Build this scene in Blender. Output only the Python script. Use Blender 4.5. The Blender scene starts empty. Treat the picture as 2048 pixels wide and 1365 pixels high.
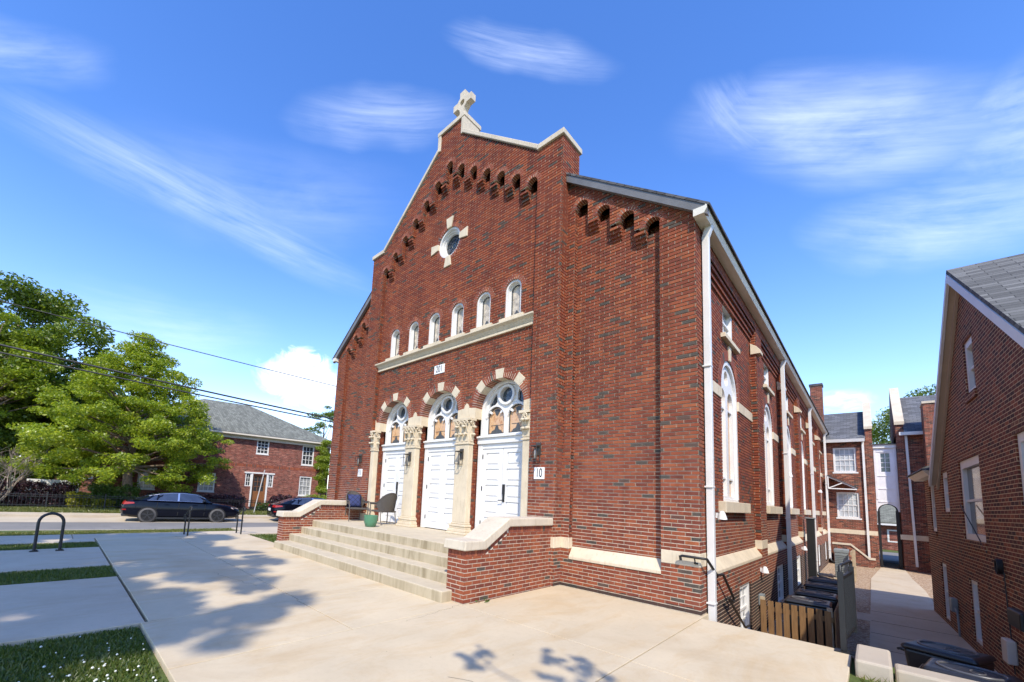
SKY_STR, SKY_SAT, SKY_VAL, SUN_E, EXPO = .15, 1.24, 1.36, 3.1, .86
HAZE, HAZE_COL, CLOUD_COL = .55, (6.2, 6.9, 8.2), (6.0, 6.5, 7.4)
CLOUDS = [
    ((-0.3798, 0.509, 0.7724), (0.1996, 0.2046, -0.0366), 0.144, 0.035, 0.50, 2.20, 1.3, 0.60),
    ((-0.6295, 0.3537, 0.6918), (0.1922, 0.2654, 0.0392), 0.165, 0.055, 0.50, 2.00, 2.7, 0.50),
    ((-0.8442, 0.1622, 0.5109), (0.0961, 0.735, -0.0745), 0.372, 0.059, 1.60, 1.90, 4.1, 0.50),
    ((-0.0054, 0.8063, 0.5915), (0.4663, 0.1397, -0.1862), 0.261, 0.082, 0.90, 2.00, 7.7, 0.75),
    ((-0.1293, 0.7496, 0.6492), (0.0909, 0.1299, -0.1319), 0.103, 0.048, 0.70, 1.80, 6.2, 0.55),
    ((0.0976, 0.8963, 0.4326), (0.3009, 0.0137, -0.0962), 0.158, 0.077, 0.80, 1.90, 8.9, 0.60),
    ((0.1726, 0.8459, 0.5046), (0.1914, -0.0249, -0.0238), 0.097, 0.093, 0.80, 1.80, 3.9, 0.55),
    ((-0.8111, -0.1066, 0.5751), (0.0573, 0.2224, 0.1221), 0.130, 0.049, 0.80, 1.90, 9.4, 0.35),
    ((-0.9507, 0.104, 0.292), (0.0623, 0.4394, 0.0464), 0.223, 0.084, 0.90, 1.80, 5.5, 0.35),
    ((-0.793, 0.2348, 0.5622), (0.245, 0.566, 0.1092), 0.313, 0.117, 1.00, 1.80, 11.5, 0.25),
    ((-0.893, 0.3812, 0.2391), (0.0996, 0.2282, 0.0084), 0.125, 0.070, 1.10, 1.40, 12.6, 1.90),
    ((-0.8821, 0.3838, 0.2732), (0.0635, 0.1477, -0.0026), 0.080, 0.045, 1.10, 1.50, 14.6, 2.20),
    ((-0.0239, 0.9795, 0.1998), (0.0947, 0.0038, -0.0071), 0.048, 0.023, 1.00, 1.60, 15.2, 2.00),
    ((-0.9287, 0.3435, 0.1398), (0.1614, 0.4276, 0.0215), 0.229, 0.067, 0.70, 1.40, 17.2, 0.60),
]
import bpy, bmesh, math, random
import numpy as np
from mathutils import Vector, Matrix
from mathutils.geometry import tessellate_polygon
random.seed(7); rng = np.random.default_rng(7)
SC = bpy.context.scene; COL = SC.collection
sin, cos, pi, R = math.sin, math.cos, math.pi, math.radians

# ------------------------------------------------------------------ objects
ORG = {}
def tag(o, label=None, cat=None, group=None, kind=None):
    for k, v in (('label', label), ('category', cat), ('group', group), ('kind', kind)):
        if v: o[k] = v
    return o
def thing(name, loc, label, cat, group=None, rz=0.0):
    o = bpy.data.objects.new(name, None); COL.objects.link(o)
    o.empty_display_size = 0.2; o.location = loc; o.rotation_euler = (0, 0, rz)
    ORG[o.name] = Vector(loc)
    return tag(o, label, cat, group)
def copy_tree(o, parent=None):
    c = o.copy(); COL.objects.link(c); c.parent = parent
    for ch in list(o.children): copy_tree(ch, c)
    return c

class Fr:
    """A wall frame: u along the wall, d outward, z up."""
    def __init__(s, o=(0, 0, 0), t=(1, 0, 0), n=(0, -1, 0)):
        s.o, s.t, s.n = Vector(o), Vector(t), Vector(n)
    def __call__(s, u, d, z): return s.o + s.t * u + s.n * d + Vector((0, 0, z))

class MB:
    def __init__(s): s.v = []; s.f = []
    def poly(s, pts, n=None):
        pts = [Vector(p) for p in pts]
        if n is not None and len(pts) > 2:
            nn = Vector((0, 0, 0))
            for i in range(len(pts)): nn += pts[i].cross(pts[(i + 1) % len(pts)])
            if nn.dot(Vector(n)) < 0: pts.reverse()
        b = len(s.v); s.v += pts; s.f.append(tuple(range(b, b + len(pts)))); return s
    def hexa(s, c):
        b = len(s.v); s.v += [Vector(p) for p in c]
        for q in ((0, 3, 2, 1), (4, 5, 6, 7), (0, 1, 5, 4), (1, 2, 6, 5), (2, 3, 7, 6), (3, 0, 4, 7)):
            s.f.append(tuple(b + i for i in q))
        return s
    def box(s, x0, x1, y0, y1, z0, z1):
        return s.hexa([(x0, y0, z0), (x1, y0, z0), (x1, y1, z0), (x0, y1, z0), (x0, y0, z1), (x1, y0, z1), (x1, y1, z1), (x0, y1, z1)])
    def fbox(s, fr, u0, u1, d0, d1, z0, z1):
        return s.hexa([fr(u0, d1, z0), fr(u1, d1, z0), fr(u1, d0, z0), fr(u0, d0, z0), fr(u0, d1, z1), fr(u1, d1, z1), fr(u1, d0, z1), fr(u0, d0, z1)])
    def bar(s, p, q, w, h, up=(0, 0, 1)):
        p, q = Vector(p), Vector(q); t = (q - p).normalized(); up = Vector(up)
        sd = t.cross(up)
        if sd.length < 1e-4: sd = t.cross(Vector((1, 0, 0)))
        sd.normalize(); u2 = sd.cross(t); a, b = sd * w / 2, u2 * h / 2
        return s.hexa([p - a - b, p + a - b, q + a - b, q - a - b, p - a + b, p + a + b, q + a + b, q - a + b])
    def prism(s, pts, off):
        """closed prism: polygon pts (3d) extruded by vector off"""
        pts = [Vector(p) for p in pts]; off = Vector(off); n = len(pts); b = len(s.v)
        s.v += pts + [p + off for p in pts]
        s.f.append(tuple(range(b, b + n))); s.f.append(tuple(range(b + 2 * n - 1, b + n - 1, -1)))
        for i in range(n):
            j = (i + 1) % n; s.f.append((b + j, b + i, b + n + i, b + n + j))
        return s
    def tube(s, path, rad, seg=8, cap=True):
        P = [Vector(p) for p in path]; n = len(P)
        if not hasattr(rad, '__len__'): rad = [rad] * n
        b = len(s.v); prev = None
        for i in range(n):
            t = (P[min(i + 1, n - 1)] - P[max(i - 1, 0)])
            if t.length < 1e-9: t = Vector((0, 0, 1))
            t.normalize()
            if prev is None:
                a = t.orthogonal().normalized()
            else:
                a = prev - t * prev.dot(t)
                a = a.normalized() if a.length > 1e-6 else t.orthogonal().normalized()
            prev = a; c = t.cross(a)
            for k in range(seg):
                th = 2 * pi * k / seg; s.v.append(P[i] + (a * cos(th) + c * sin(th)) * rad[i])
        for i in range(n - 1):
            for k in range(seg):
                k2 = (k + 1) % seg
                s.f.append((b + i * seg + k, b + i * seg + k2, b + (i + 1) * seg + k2, b + (i + 1) * seg + k))
        if cap:
            s.f.append(tuple(b + k for k in range(seg - 1, -1, -1))); s.f.append(tuple(b + (n - 1) * seg + k for k in range(seg)))
        return s
    def lathe(s, prof, c=(0, 0, 0), seg=20, sx=1, sy=1):
        c = Vector(c); b = len(s.v); n = len(prof)
        for r, z in prof:
            for k in range(seg):
                th = 2 * pi * k / seg; s.v.append(c + Vector((r * cos(th) * sx, r * sin(th) * sy, z)))
        for i in range(n - 1):
            for k in range(seg):
                k2 = (k + 1) % seg; s.f.append((b + i * seg + k, b + i * seg + k2, b + (i + 1) * seg + k2, b + (i + 1) * seg + k))
        s.f.append(tuple(b + k for k in range(seg - 1, -1, -1))); s.f.append(tuple(b + (n - 1) * seg + k for k in range(seg)))
        return s
    def plate(s, fr, outer, holes, d0, d1, back=False):
        """flat plate (u,z outline) with holes: front at d0, hole and outer walls back to d1"""
        loops = [[Vector((u, z, 0)) for u, z in lp] for lp in [outer] + holes]
        flat = [p for lp in loops for p in lp]
        for t in tessellate_polygon(loops):
            s.poly([fr(flat[i].x, d0, flat[i].y) for i in t], fr.n)
            if back: s.poly([fr(flat[i].x, d1, flat[i].y) for i in t], -fr.n)
        for li, lp in enumerate([outer] + holes):
            cu = sum(p[0] for p in lp) / len(lp); cz = sum(p[1] for p in lp) / len(lp)
            for i in range(len(lp)):
                a, b = lp[i], lp[(i + 1) % len(lp)]
                mu, mz = (a[0] + b[0]) / 2 - cu, (a[1] + b[1]) / 2 - cz
                nrm = fr.t * mu + Vector((0, 0, mz))
                if li: nrm = -nrm
                s.poly([fr(a[0], d0, a[1]), fr(b[0], d0, b[1]), fr(b[0], d1, b[1]), fr(a[0], d1, a[1])], nrm)
        return s
    def build(s, name, m, parent=None, smooth=False, local=False, recalc=True, bevel=0, seg=2, weld=False, uvs=1.0):
        me = bpy.data.meshes.new(name); off = Vector((0, 0, 0))
        if parent is not None and not local: off = ORG.get(parent.name, Vector((0, 0, 0)))
        me.from_pydata([tuple(v - off) for v in s.v], [], s.f)
        if recalc or weld:
            bm = bmesh.new(); bm.from_mesh(me)
            if weld: bmesh.ops.remove_doubles(bm, verts=bm.verts, dist=1e-5)
            if recalc: bmesh.ops.recalc_face_normals(bm, faces=bm.faces)
            bm.to_mesh(me); bm.free()
        me.update(); box_uv(me, off)
        if smooth:
            me.polygons.foreach_set('use_smooth', [True] * len(me.polygons))
            if smooth != True: me.set_sharp_from_angle(angle=R(smooth))
        me.materials.append(m)
        o = bpy.data.objects.new(name, me); COL.objects.link(o)
        if parent is not None: o.parent = parent
        ORG[o.name] = off
        if bevel:
            b = o.modifiers.new('bevel', 'BEVEL'); b.width = bevel; b.segments = seg; b.limit_method = 'ANGLE'; b.angle_limit = R(35)
        return o

def box_uv(me, off=Vector((0, 0, 0))):
    n = len(me.polygons)
    if n == 0: return
    nv = len(me.vertices); co = np.empty(nv * 3); me.vertices.foreach_get('co', co); co = co.reshape(-1, 3) + np.array(off)
    nl = len(me.loops); li = np.empty(nl, int); me.loops.foreach_get('vertex_index', li)
    no = np.empty(n * 3); me.polygons.foreach_get('normal', no); no = no.reshape(-1, 3)
    tot = np.empty(n, int); me.polygons.foreach_get('loop_total', tot)
    st = np.empty(n, int); me.polygons.foreach_get('loop_start', st)
    fl = np.empty(nl, int); fl[np.concatenate([np.arange(a, a + b) for a, b in zip(st, tot)]) if n < 400000 else np.arange(nl)] = np.repeat(np.arange(n), tot)
    nn = no[fl]; p = co[li]
    h = np.hypot(nn[:, 0], nn[:, 1]); up = np.abs(nn[:, 2]) > 0.72
    t = np.stack([-nn[:, 1], nn[:, 0]], 1) / np.maximum(h, 1e-6)[:, None]
    # keep tangents pointing the same way on opposite faces
    sg = np.where(np.abs(t[:, 0]) > np.abs(t[:, 1]), np.sign(t[:, 0]), np.sign(t[:, 1])); t *= sg[:, None]
    u = np.where(up, p[:, 0], p[:, 0] * t[:, 0] + p[:, 1] * t[:, 1])
    v = np.where(up, p[:, 1], p[:, 2])
    uv = me.uv_layers.new(name='UVMap'); uv.data.foreach_set('uv', np.stack([u, v], 1).ravel())

def text_mesh(body, size, fr, u, d, z, m, parent, name='numeral', sx=1.0):
    cu = bpy.data.curves.new('txt', 'FONT'); cu.body = body; cu.size = size; cu.align_x = 'CENTER'; cu.align_y = 'CENTER'
    cu.extrude = 0.003; cu.offset = 0.0
    t = bpy.data.objects.new('txt', cu); COL.objects.link(t)
    dg = bpy.context.evaluated_depsgraph_get(); me = bpy.data.meshes.new_from_object(t.evaluated_get(dg)); bpy.data.objects.remove(t)
    off = ORG.get(parent.name, Vector())
    for v in me.vertices: v.co = fr(u + v.co.x * sx, d + v.co.z, z + v.co.y) - off
    me.update(); me.materials.clear(); me.materials.append(m)
    o = bpy.data.objects.new(name, me); COL.objects.link(o); o.parent = parent
    return o

# ------------------------------------------------------------------ materials
class NT:
    def __init__(s, name):
        s.m = bpy.data.materials.new(name); s.m.use_nodes = True; s.t = s.m.node_tree
        s.p = s.t.nodes['Principled BSDF']; s.out = s.t.nodes['Material Output']
    def n(s, typ, **kw):
        x = s.t.nodes.new(typ); ins = kw.pop('i', {})
        for k, v in kw.items(): setattr(x, k, v)
        for k, v in ins.items(): s.set(x, k, v)
        return x
    def set(s, x, k, v):
        if hasattr(v, 'is_output') or isinstance(v, bpy.types.NodeSocket): s.t.links.new(v, x.inputs[k])
        else: x.inputs[k].default_value = v
    def math(s, op, a, b=None, c=None, clamp=False):
        x = s.n('ShaderNodeMath', operation=op, use_clamp=clamp); s.set(x, 0, a)
        if b is not None: s.set(x, 1, b)
        if c is not None: s.set(x, 2, c)
        return x.outputs[0]
    def mix(s, f, a, b, typ='MIX'):
        x = s.n('ShaderNodeMix', data_type='RGBA', blend_type=typ); s.set(x, 0, f)
        for k, v in ((6, a), (7, b)): s.set(x, k, v if not isinstance(v, tuple) else (*v, 1) if len(v) == 3 else v)
        return x.outputs[2]
    def ramp(s, f, stops, interp='LINEAR'):
        x = s.n('ShaderNodeValToRGB'); cr = x.color_ramp; cr.interpolation = interp
        while len(cr.elements) < len(stops): cr.elements.new(0.5)
        for e, (p, c) in zip(cr.elements, stops): e.position = p; e.color = (*c, 1) if len(c) == 3 else c
        s.set(x, 0, f); return x.outputs[0]
    def noise(s, vec, scale, detail=4, rough=.55, dist=0, dim='3D'):
        x = s.n('ShaderNodeTexNoise', noise_dimensions=dim, i={'Scale': scale, 'Detail': detail, 'Roughness': rough, 'Distortion': dist})
        if vec is not None: s.set(x, 'Vector', vec)
        return x.outputs[0]
    def coord(s, w='Object'): return s.n('ShaderNodeTexCoord').outputs[w]
    def map(s, vec, sc=(1, 1, 1), rot=(0, 0, 0), loc=(0, 0, 0)):
        return s.n('ShaderNodeMapping', i={'Vector': vec, 'Scale': sc, 'Rotation': rot, 'Location': loc}).outputs[0]
    def bump(s, h, st=.3, dist=.01, chain=None):
        x = s.n('ShaderNodeBump', i={'Strength': st, 'Distance': dist, 'Height': h})
        if chain is not None: s.set(x, 'Normal', chain)
        return x.outputs[0]
    def done(s, col=None, rough=None, bump=None, **kw):
        P = s.p
        if col is not None: s.set(P, 'Base Color', (*col, 1) if isinstance(col, tuple) and len(col) == 3 else col)
        if rough is not None: s.set(P, 'Roughness', rough)
        if bump is not None: s.set(P, 'Normal', bump)
        for k, v in kw.items(): s.set(P, k.replace('_', ' '), v)
        return s.m

def plain(name, col, rough=.6, var=.12, scale=6, bump=0, bs=40, spec=.5, metal=0, coat=0):
    t = NT(name); c = t.coord()
    nz = t.noise(c, scale, 5, .6)
    lo = tuple(x * (1 - var) for x in col); hi = tuple(min(1, x * (1 + var)) for x in col)
    b = t.bump(t.noise(c, bs, 6, .65), bump, .01) if bump else None
    t.set(t.p, 'Specular IOR Level', spec); t.set(t.p, 'Metallic', metal); t.set(t.p, 'Coat Weight', coat)
    return t.done(t.ramp(nz, [(.3, lo), (.7, hi)]), rough, b)

def brick_mat(name, stops, bed=False, mortar=(.44, .345, .24), bw=.213, bh=.0677, mvar=1.0, grime=0):
    """running-bond brick from UV (u along wall, v = height); each brick its own colour; bed joints only where asked"""
    t = NT(name); uv = t.coord('UV'); sep = t.n('ShaderNodeSeparateXYZ', i={0: uv}); u, v = sep.outputs[0], sep.outputs[1]
    wob = t.math('MULTIPLY', t.math('SUBTRACT', t.noise(uv, 9, 3), .5), .008)
    vr = t.math('DIVIDE', v, bh); row = t.math('FLOOR', vr)
    rn = t.n('ShaderNodeTexWhiteNoise', noise_dimensions='1D', i={'W': row}).outputs[0]
    offs = t.math('ADD', t.math('MULTIPLY', t.math('MODULO', row, 2.0), .5), t.math('MULTIPLY', rn, .12))
    uu = t.math('ADD', t.math('DIVIDE', t.math('ADD', u, wob), bw), offs); cell = t.math('FLOOR', uu)
    cv = t.n('ShaderNodeCombineXYZ', i={0: cell, 1: row})
    wn = t.n('ShaderNodeTexWhiteNoise', noise_dimensions='2D', i={'Vector': cv.outputs[0]})
    col = t.ramp(wn.outputs[0], stops, 'LINEAR')
    nz = t.noise(t.n('ShaderNodeMapping', i={'Vector': uv, 'Scale': (1, 1, 1)}).outputs[0], 45, 4, .7)
    col = t.mix(t.math('MULTIPLY', nz, .40), col, t.mix(1, col, (.45, .40, .40), 'MULTIPLY'))
    big = t.noise(uv, .55, 3, .6)
    col = t.mix(t.ramp(big, [(.35, (0, 0, 0)), (.75, (.45, .45, .45))]), col, t.mix(1, col, (.62, .60, .62), 'MULTIPLY'))
    stn = t.noise(t.map(uv, (3.2, .22, 1)), 1.5, 5, .65)
    col = t.mix(t.ramp(stn, [(.48, (0, 0, 0)), (.72, (.75, .75, .75))]), col, t.mix(1, col, (.50, .47, .47), 'MULTIPLY'))
    fr = t.math('FRACT', uu)
    hd = t.math('MINIMUM', fr, t.math('SUBTRACT', 1.0, fr))
    head = t.math('LESS_THAN', hd, .022)
    wn2 = t.n('ShaderNodeTexWhiteNoise', noise_dimensions='2D', i={'Vector': t.n('ShaderNodeVectorMath', operation='ADD', i={0: cv.outputs[0], 1: (31.7, 11.3, 0)}).outputs[0]})
    mc = t.mix(t.math('MULTIPLY', wn2.outputs[0], mvar), mortar, tuple(x * .35 for x in mortar))
    m = head
    if bed:
        fv = t.math('FRACT', t.math('ADD', vr, t.math('MULTIPLY', wob, 6)))
        bedm = t.math('LESS_THAN', t.math('MINIMUM', fv, t.math('SUBTRACT', 1.0, fv)), .08)
        m = t.math('MAXIMUM', head, bedm)
    hgt = t.math('ADD', t.math('MULTIPLY', t.math('SUBTRACT', 1.0, m), .6), t.math('MULTIPLY', nz, .5))
    col = t.mix(m, col, mc)
    if grime:
        low = t.math('SUBTRACT', 1.0, t.math('DIVIDE', t.math('SUBTRACT', v, grime[0]), grime[1]), clamp=True)
        col = t.mix(t.math('MULTIPLY', t.math('GREATER_THAN', t.math('ADD', low, t.math('MULTIPLY', t.noise(uv, 5, 3), .6)), .62), .86), col, (.03, .03, .026))
    t.set(t.p, 'Specular IOR Level', .3)
    return t.done(col, .85, t.bump(hgt, .5, .006))

BR = [(0, (0.084, 0.072, 0.058)), (0.055, (0.105, 0.081, 0.062)), (0.07, (0.189, 0.05, 0.029)), (0.35, (0.248, 0.063, 0.031)), (0.6, (0.298, 0.076, 0.034)), (0.8, (0.342, 0.096, 0.038)), (0.88, (0.199, 0.056, 0.037)), (1, (0.397, 0.119, 0.046))]
M = {}
M['brick'] = brick_mat('church_brick', BR)
M['brickbase'] = brick_mat('church_brick_base', BR, grime=(-.05, .20))
M['cheekbrick'] = brick_mat('cheek_brick', BR, mortar=(.46, .37, .265), mvar=.6)
M['brickbed'] = brick_mat('church_brick_flat', BR, bed=True)
M['housebrick'] = brick_mat('house_brick', [(0, (.065, .028, .021)), (.2, (.115, .036, .023)), (.6, (.19, .052, .027)), (.9, (.25, .07, .032)), (1, (.31, .095, .04))], bed=True, mortar=(.66, .46, .27), mvar=.35, bh=.072)
M['annexbrick'] = brick_mat('annex_brick', [(0, (.05, .035, .03)), (.15, (.13, .045, .03)), (.6, (.24, .065, .038)), (.9, (.32, .10, .055)), (1, (.42, .18, .10))], bed=True, mortar=(.40, .30, .22))
M['farbrick'] = brick_mat('far_brick', [(0, (.12, .035, .026)), (.4, (.24, .06, .042)), (.8, (.31, .09, .06)), (1, (.40, .15, .10))], bed=True, mortar=(.42, .30, .24))
def island_brick():
    t = NT('voussoir_brick'); g = t.n('ShaderNodeNewGeometry'); c = t.coord()
    col = t.ramp(g.outputs['Random Per Island'], BR)
    nz = t.noise(c, 45, 4, .7)
    return t.done(t.mix(t.math('MULTIPLY', nz, .5), col, t.mix(1, col, (.45, .4, .4), 'MULTIPLY')), .85, t.bump(nz, .4, .005))
M['voussoir'] = island_brick()
M['mortar'] = plain('mortar', (.62, .53, .40), .9, .25, 12, .3)
M['groove'] = plain('joint_mortar', (.56, .47, .35), .95, .3, 10)
def stone_mat(name, base, dark=.62, streak=False):
    t = NT(name); c = t.coord()
    a = t.noise(c, 2.2, 6, .65); b = t.noise(t.map(c, (6, 6, 1.0)), 3.0, 5, .7); f = t.noise(c, 60, 4, .7)
    col = t.ramp(a, [(.3, tuple(x * .86 for x in base)), (.7, tuple(min(1, x * 1.08) for x in base))])
    col = t.mix(t.ramp(b, [(.52, (0, 0, 0)), (.78, (.6, .6, .6))]), col, t.mix(1, col, (dark, dark * .9, dark * .74), 'MULTIPLY'))
    return t.done(col, .82, t.bump(t.math('ADD', t.math('MULTIPLY', a, .4), f), .25, .008))
M['stone'] = stone_mat('limestone', (.61, .52, .375), .55)
M['pier'] = stone_mat('warm_limestone', (.62, .52, .365), .6)
M['cast'] = stone_mat('cast_stone_coping', (.57, .495, .375), .6)
def concrete(name, base, stain, sc=1.0, dirt=(.5, .44, .36)):
    t = NT(name); c = t.coord()
    a = t.noise(c, .8 * sc, 6, .6); b = t.noise(t.map(c, (1, .35, 1), (0, 0, .35)), 2.3 * sc, 6, .68, .6); f = t.noise(c, 90, 3, .7); g = t.noise(c, 14, 5, .7)
    col = t.ramp(a, [(.28, tuple(x * .88 for x in base)), (.72, tuple(min(1, x * 1.07) for x in base))])
    col = t.mix(t.ramp(b, [(.47, (0, 0, 0)), (.8, (stain,) * 3)]), col, t.mix(1, col, dirt, 'MULTIPLY'))
    col = t.mix(t.math('MULTIPLY', t.ramp(g, [(.5, (0, 0, 0)), (.75, (1, 1, 1))]), .10), col, (.16, .13, .10))
    vo = t.n('ShaderNodeTexVoronoi', i={'Vector': c, 'Scale': 2.3 * sc})
    spot = t.math('LESS_THAN', t.math('ADD', vo.outputs['Distance'], t.math('MULTIPLY', g, .03)), .034)
    col = t.mix(t.math('MULTIPLY', spot, .55), col, (.13, .10, .075))
    wet = t.noise(t.map(c, (.5, .5, .5)), .9, 4, .6, 1.0)
    col = t.mix(t.ramp(wet, [(.56, (0, 0, 0)), (.64, (.20, .20, .20)), (.75, (.32, .32, .32))]), col, t.mix(1, col, (.74, .66, .56), 'MULTIPLY'))
    return t.done(col, .85, t.bump(t.math('ADD', f, t.math('MULTIPLY', g, .8)), .18, .006))
M['plaza'] = concrete('plaza_concrete', (.56, .468, .315), .75, dirt=(.86, .72, .52))
M['walk'] = concrete('walk_concrete', (.52, .44, .32), .6, dirt=(.84, .74, .6))
M['kerb'] = concrete('kerb_concrete', (.44, .37, .275), .5)
def step_mat():
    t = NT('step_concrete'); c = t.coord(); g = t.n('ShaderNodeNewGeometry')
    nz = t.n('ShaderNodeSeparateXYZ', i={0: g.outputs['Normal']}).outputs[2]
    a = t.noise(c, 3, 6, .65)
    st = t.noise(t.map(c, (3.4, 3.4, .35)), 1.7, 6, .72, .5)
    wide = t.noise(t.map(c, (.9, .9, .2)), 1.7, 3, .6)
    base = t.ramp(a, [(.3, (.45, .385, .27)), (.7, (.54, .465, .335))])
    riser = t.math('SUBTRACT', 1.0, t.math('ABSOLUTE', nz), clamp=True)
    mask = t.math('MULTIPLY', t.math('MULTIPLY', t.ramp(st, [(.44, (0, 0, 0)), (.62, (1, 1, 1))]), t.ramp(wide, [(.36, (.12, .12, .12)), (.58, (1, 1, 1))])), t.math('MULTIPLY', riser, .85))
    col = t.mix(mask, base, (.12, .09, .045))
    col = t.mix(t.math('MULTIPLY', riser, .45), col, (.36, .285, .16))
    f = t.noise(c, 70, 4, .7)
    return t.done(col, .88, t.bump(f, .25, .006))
M['step'] = step_mat()
M['white'] = plain('white_paint', (.70, .69, .665), .5, .04, 3, .04, 30)
M['cream'] = plain('cream_paint', (.62, .56, .46), .55, .06, 3)
M['lilac'] = plain('white_timber_paint', (.74, .73, .74), .55, .05, 3)
M['tan'] = plain('tan_soffit_paint', (.50, .40, .30), .55, .06, 3)
M['metal'] = plain('white_aluminium', (.66, .65, .62), .35, .06, 2, 0, 30, .5)
M['gutter'] = plain('gutter_aluminium', (.66, .62, .53), .4, .08, 2)
M['black'] = plain('black_metal', (.012, .012, .012), .5, .2, 8)
M['blackmatt'] = plain('black_plastic', (.02, .02, .022), .33, .2, 8, .03, 80)
M['lidrim'] = plain('lit_rim_plastic', (.085, .085, .09), .35, .2, 12)  # paler grey: light caught by the lid rims is put into the colour
M['bronze'] = plain('dark_bronze', (.05, .042, .035), .4, .2, 8)
M['darkgap'] = plain('dark_void', (.012, .012, .012), .9, .1, 4)
M['dirt'] = plain('earth', (.24, .16, .09), .95, .3, 5, .5, 60)
def glass(name, col, rough=.08, tint=None):
    t = NT(name); c = t.coord(); nz = t.noise(c, 3, 3)
    return t.done(t.ramp(nz, [(.3, tuple(x * .6 for x in col)), (.7, col)]), rough, None, Specular_IOR_Level=.8)
M['glass'] = glass('window_glass', (.05, .055, .06))
M['glassgrey'] = glass('curtained_glass', (.36, .37, .37), .12)
M['glasslt'] = glass('bright_glass', (.50, .53, .56), .1)
M['glassbl'] = glass('car_glass', (.035, .05, .09), .04)
M['lampglass'] = glass('seeded_lantern_glass', (.30, .27, .22), .15)
def stained():
    t = NT('opalescent_glass'); c = t.coord()
    a = t.noise(t.map(c, (5, 5, 2.6)), 1.7, 6, .72, 1.4); b = t.noise(c, 7, 5, .6)
    col = t.ramp(a, [(.28, (.20, .08, .025)), (.42, (.48, .22, .065)), (.52, (.66, .42, .20)), (.62, (.50, .27, .15)), (.74, (.70, .54, .34))])
    sp = t.n('ShaderNodeSeparateXYZ', i={0: c})
    return t.done(t.mix(t.math('MULTIPLY', b, .35), col, (.36, .28, .26)), .16, t.bump(a, .2, .004), Specular_IOR_Level=.6)
M['stained'] = stained()
M['stainedgrey'] = plain('pale_opalescent_glass', (.46, .40, .31), .15, .45, 9)
def stained_dark():
    t = NT('dark_leaded_glass'); c = t.coord()
    v = t.n('ShaderNodeTexVoronoi', i={'Vector': c, 'Scale': 13.0})
    col = t.ramp(t.n('ShaderNodeSeparateColor', i={0: v.outputs['Color']}).outputs[0], [(0, (.02, .025, .03)), (.4, (.05, .06, .09)), (.7, (.03, .05, .05)), (1, (.16, .17, .20))])
    e = t.n('ShaderNodeTexVoronoi', feature='DISTANCE_TO_EDGE', i={'Vector': c, 'Scale': 13.0})
    return t.done(t.mix(t.math('LESS_THAN', e.outputs['Distance'], .05), col, (.012, .012, .014)), .16, None, Specular_IOR_Level=.7)
M['stdark'] = stained_dark()
M['lead'] = plain('lead_came', (.06, .065, .07), .5, .2, 20)
def shingle(name, base, var=.45, sc=(.30, .14)):
    t = NT(name); uv = t.coord('UV')
    br = t.n('ShaderNodeTexBrick', i={'Vector': uv, 'Color1': (0, 0, 0, 1), 'Color2': (1, 1, 1, 1), 'Mortar': (0, 0, 0, 1), 'Scale': 1.0, 'Mortar Size': .006, 'Brick Width': sc[0], 'Row Height': sc[1], 'Bias': 0.0})
    nz = t.noise(uv, 30, 4, .7); big = t.noise(uv, .7, 3)
    f = t.n('ShaderNodeSeparateColor', i={0: br.outputs['Color']}).outputs[0]
    f = t.math('ADD', t.math('MULTIPLY', f, .6), t.math('MULTIPLY', nz, .4))
    col = t.ramp(f, [(.15, tuple(x * (1 - var) for x in base)), (.85, tuple(x * (1 + var) for x in base))])
    col = t.mix(t.math('MULTIPLY', br.outputs['Fac'], .8), col, tuple(x * .25 for x in base))
    return t.done(col, .9, t.bump(t.math('SUBTRACT', nz, br.outputs['Fac']), .5, .01), Specular_IOR_Level=.25)
M['slate'] = shingle('house_shingles', (.125, .125, .12), .4, (.42, .125))
M['roofdk'] = shingle('church_shingles', (.085, .085, .09))
M['roofannex'] = shingle('annex_shingles', (.12, .125, .135), .3, (.3, .14))
M['rooffar'] = shingle('far_shingles', (.17, .175, .145), .3, (.32, .15))
def asphalt():
    t = NT('asphalt'); c = t.coord(); a = t.noise(c, .5, 5, .6); f = t.noise(c, 120, 3, .7); b = t.noise(t.map(c, (.25, 1, 1)), 2.2, 4)
    col = t.ramp(a, [(.3, (.15, .142, .128)), (.7, (.215, .20, .178))])
    return t.done(t.mix(t.math('MULTIPLY', f, .4), t.mix(t.ramp(b, [(.5, (0, 0, 0)), (.7, (.4, .4, .4))]), col, (.10, .10, .10)), (.26, .25, .23)), .9, t.bump(f, .4, .008))
M['asphalt'] = asphalt()
def grass_ground():
    t = NT('lawn_ground'); c = t.coord(); a = t.noise(c, 1.3, 5, .65); b = t.noise(c, 25, 5, .7)
    col = t.ramp(a, [(.32, (.10, .075, .030)), (.48, (.085, .12, .022)), (.7, (.12, .17, .028))])
    return t.done(t.mix(t.math('MULTIPLY', b, .7), col, (.05, .075, .012)), .95, t.bump(b, .8, .03))
M['lawn'] = grass_ground()
def gravel():
    t = NT('pea_gravel'); c = t.coord()
    v = t.n('ShaderNodeTexVoronoi', i={'Vector': c, 'Scale': 28.0}); a = t.noise(c, 1.1, 4)
    f = t.n('ShaderNodeSeparateColor', i={0: v.outputs['Color']}).outputs[0]
    col = t.ramp(f, [(0, (.20, .11, .06)), (.4, (.40, .27, .16)), (.8, (.55, .41, .27)), (1, (.62, .54, .42))])
    return t.done(t.mix(t.math('MULTIPLY', a, .4), col, (.28, .18, .10)), .95, t.bump(v.outputs['Distance'], .9, .03))
M['gravel'] = gravel()
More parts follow.
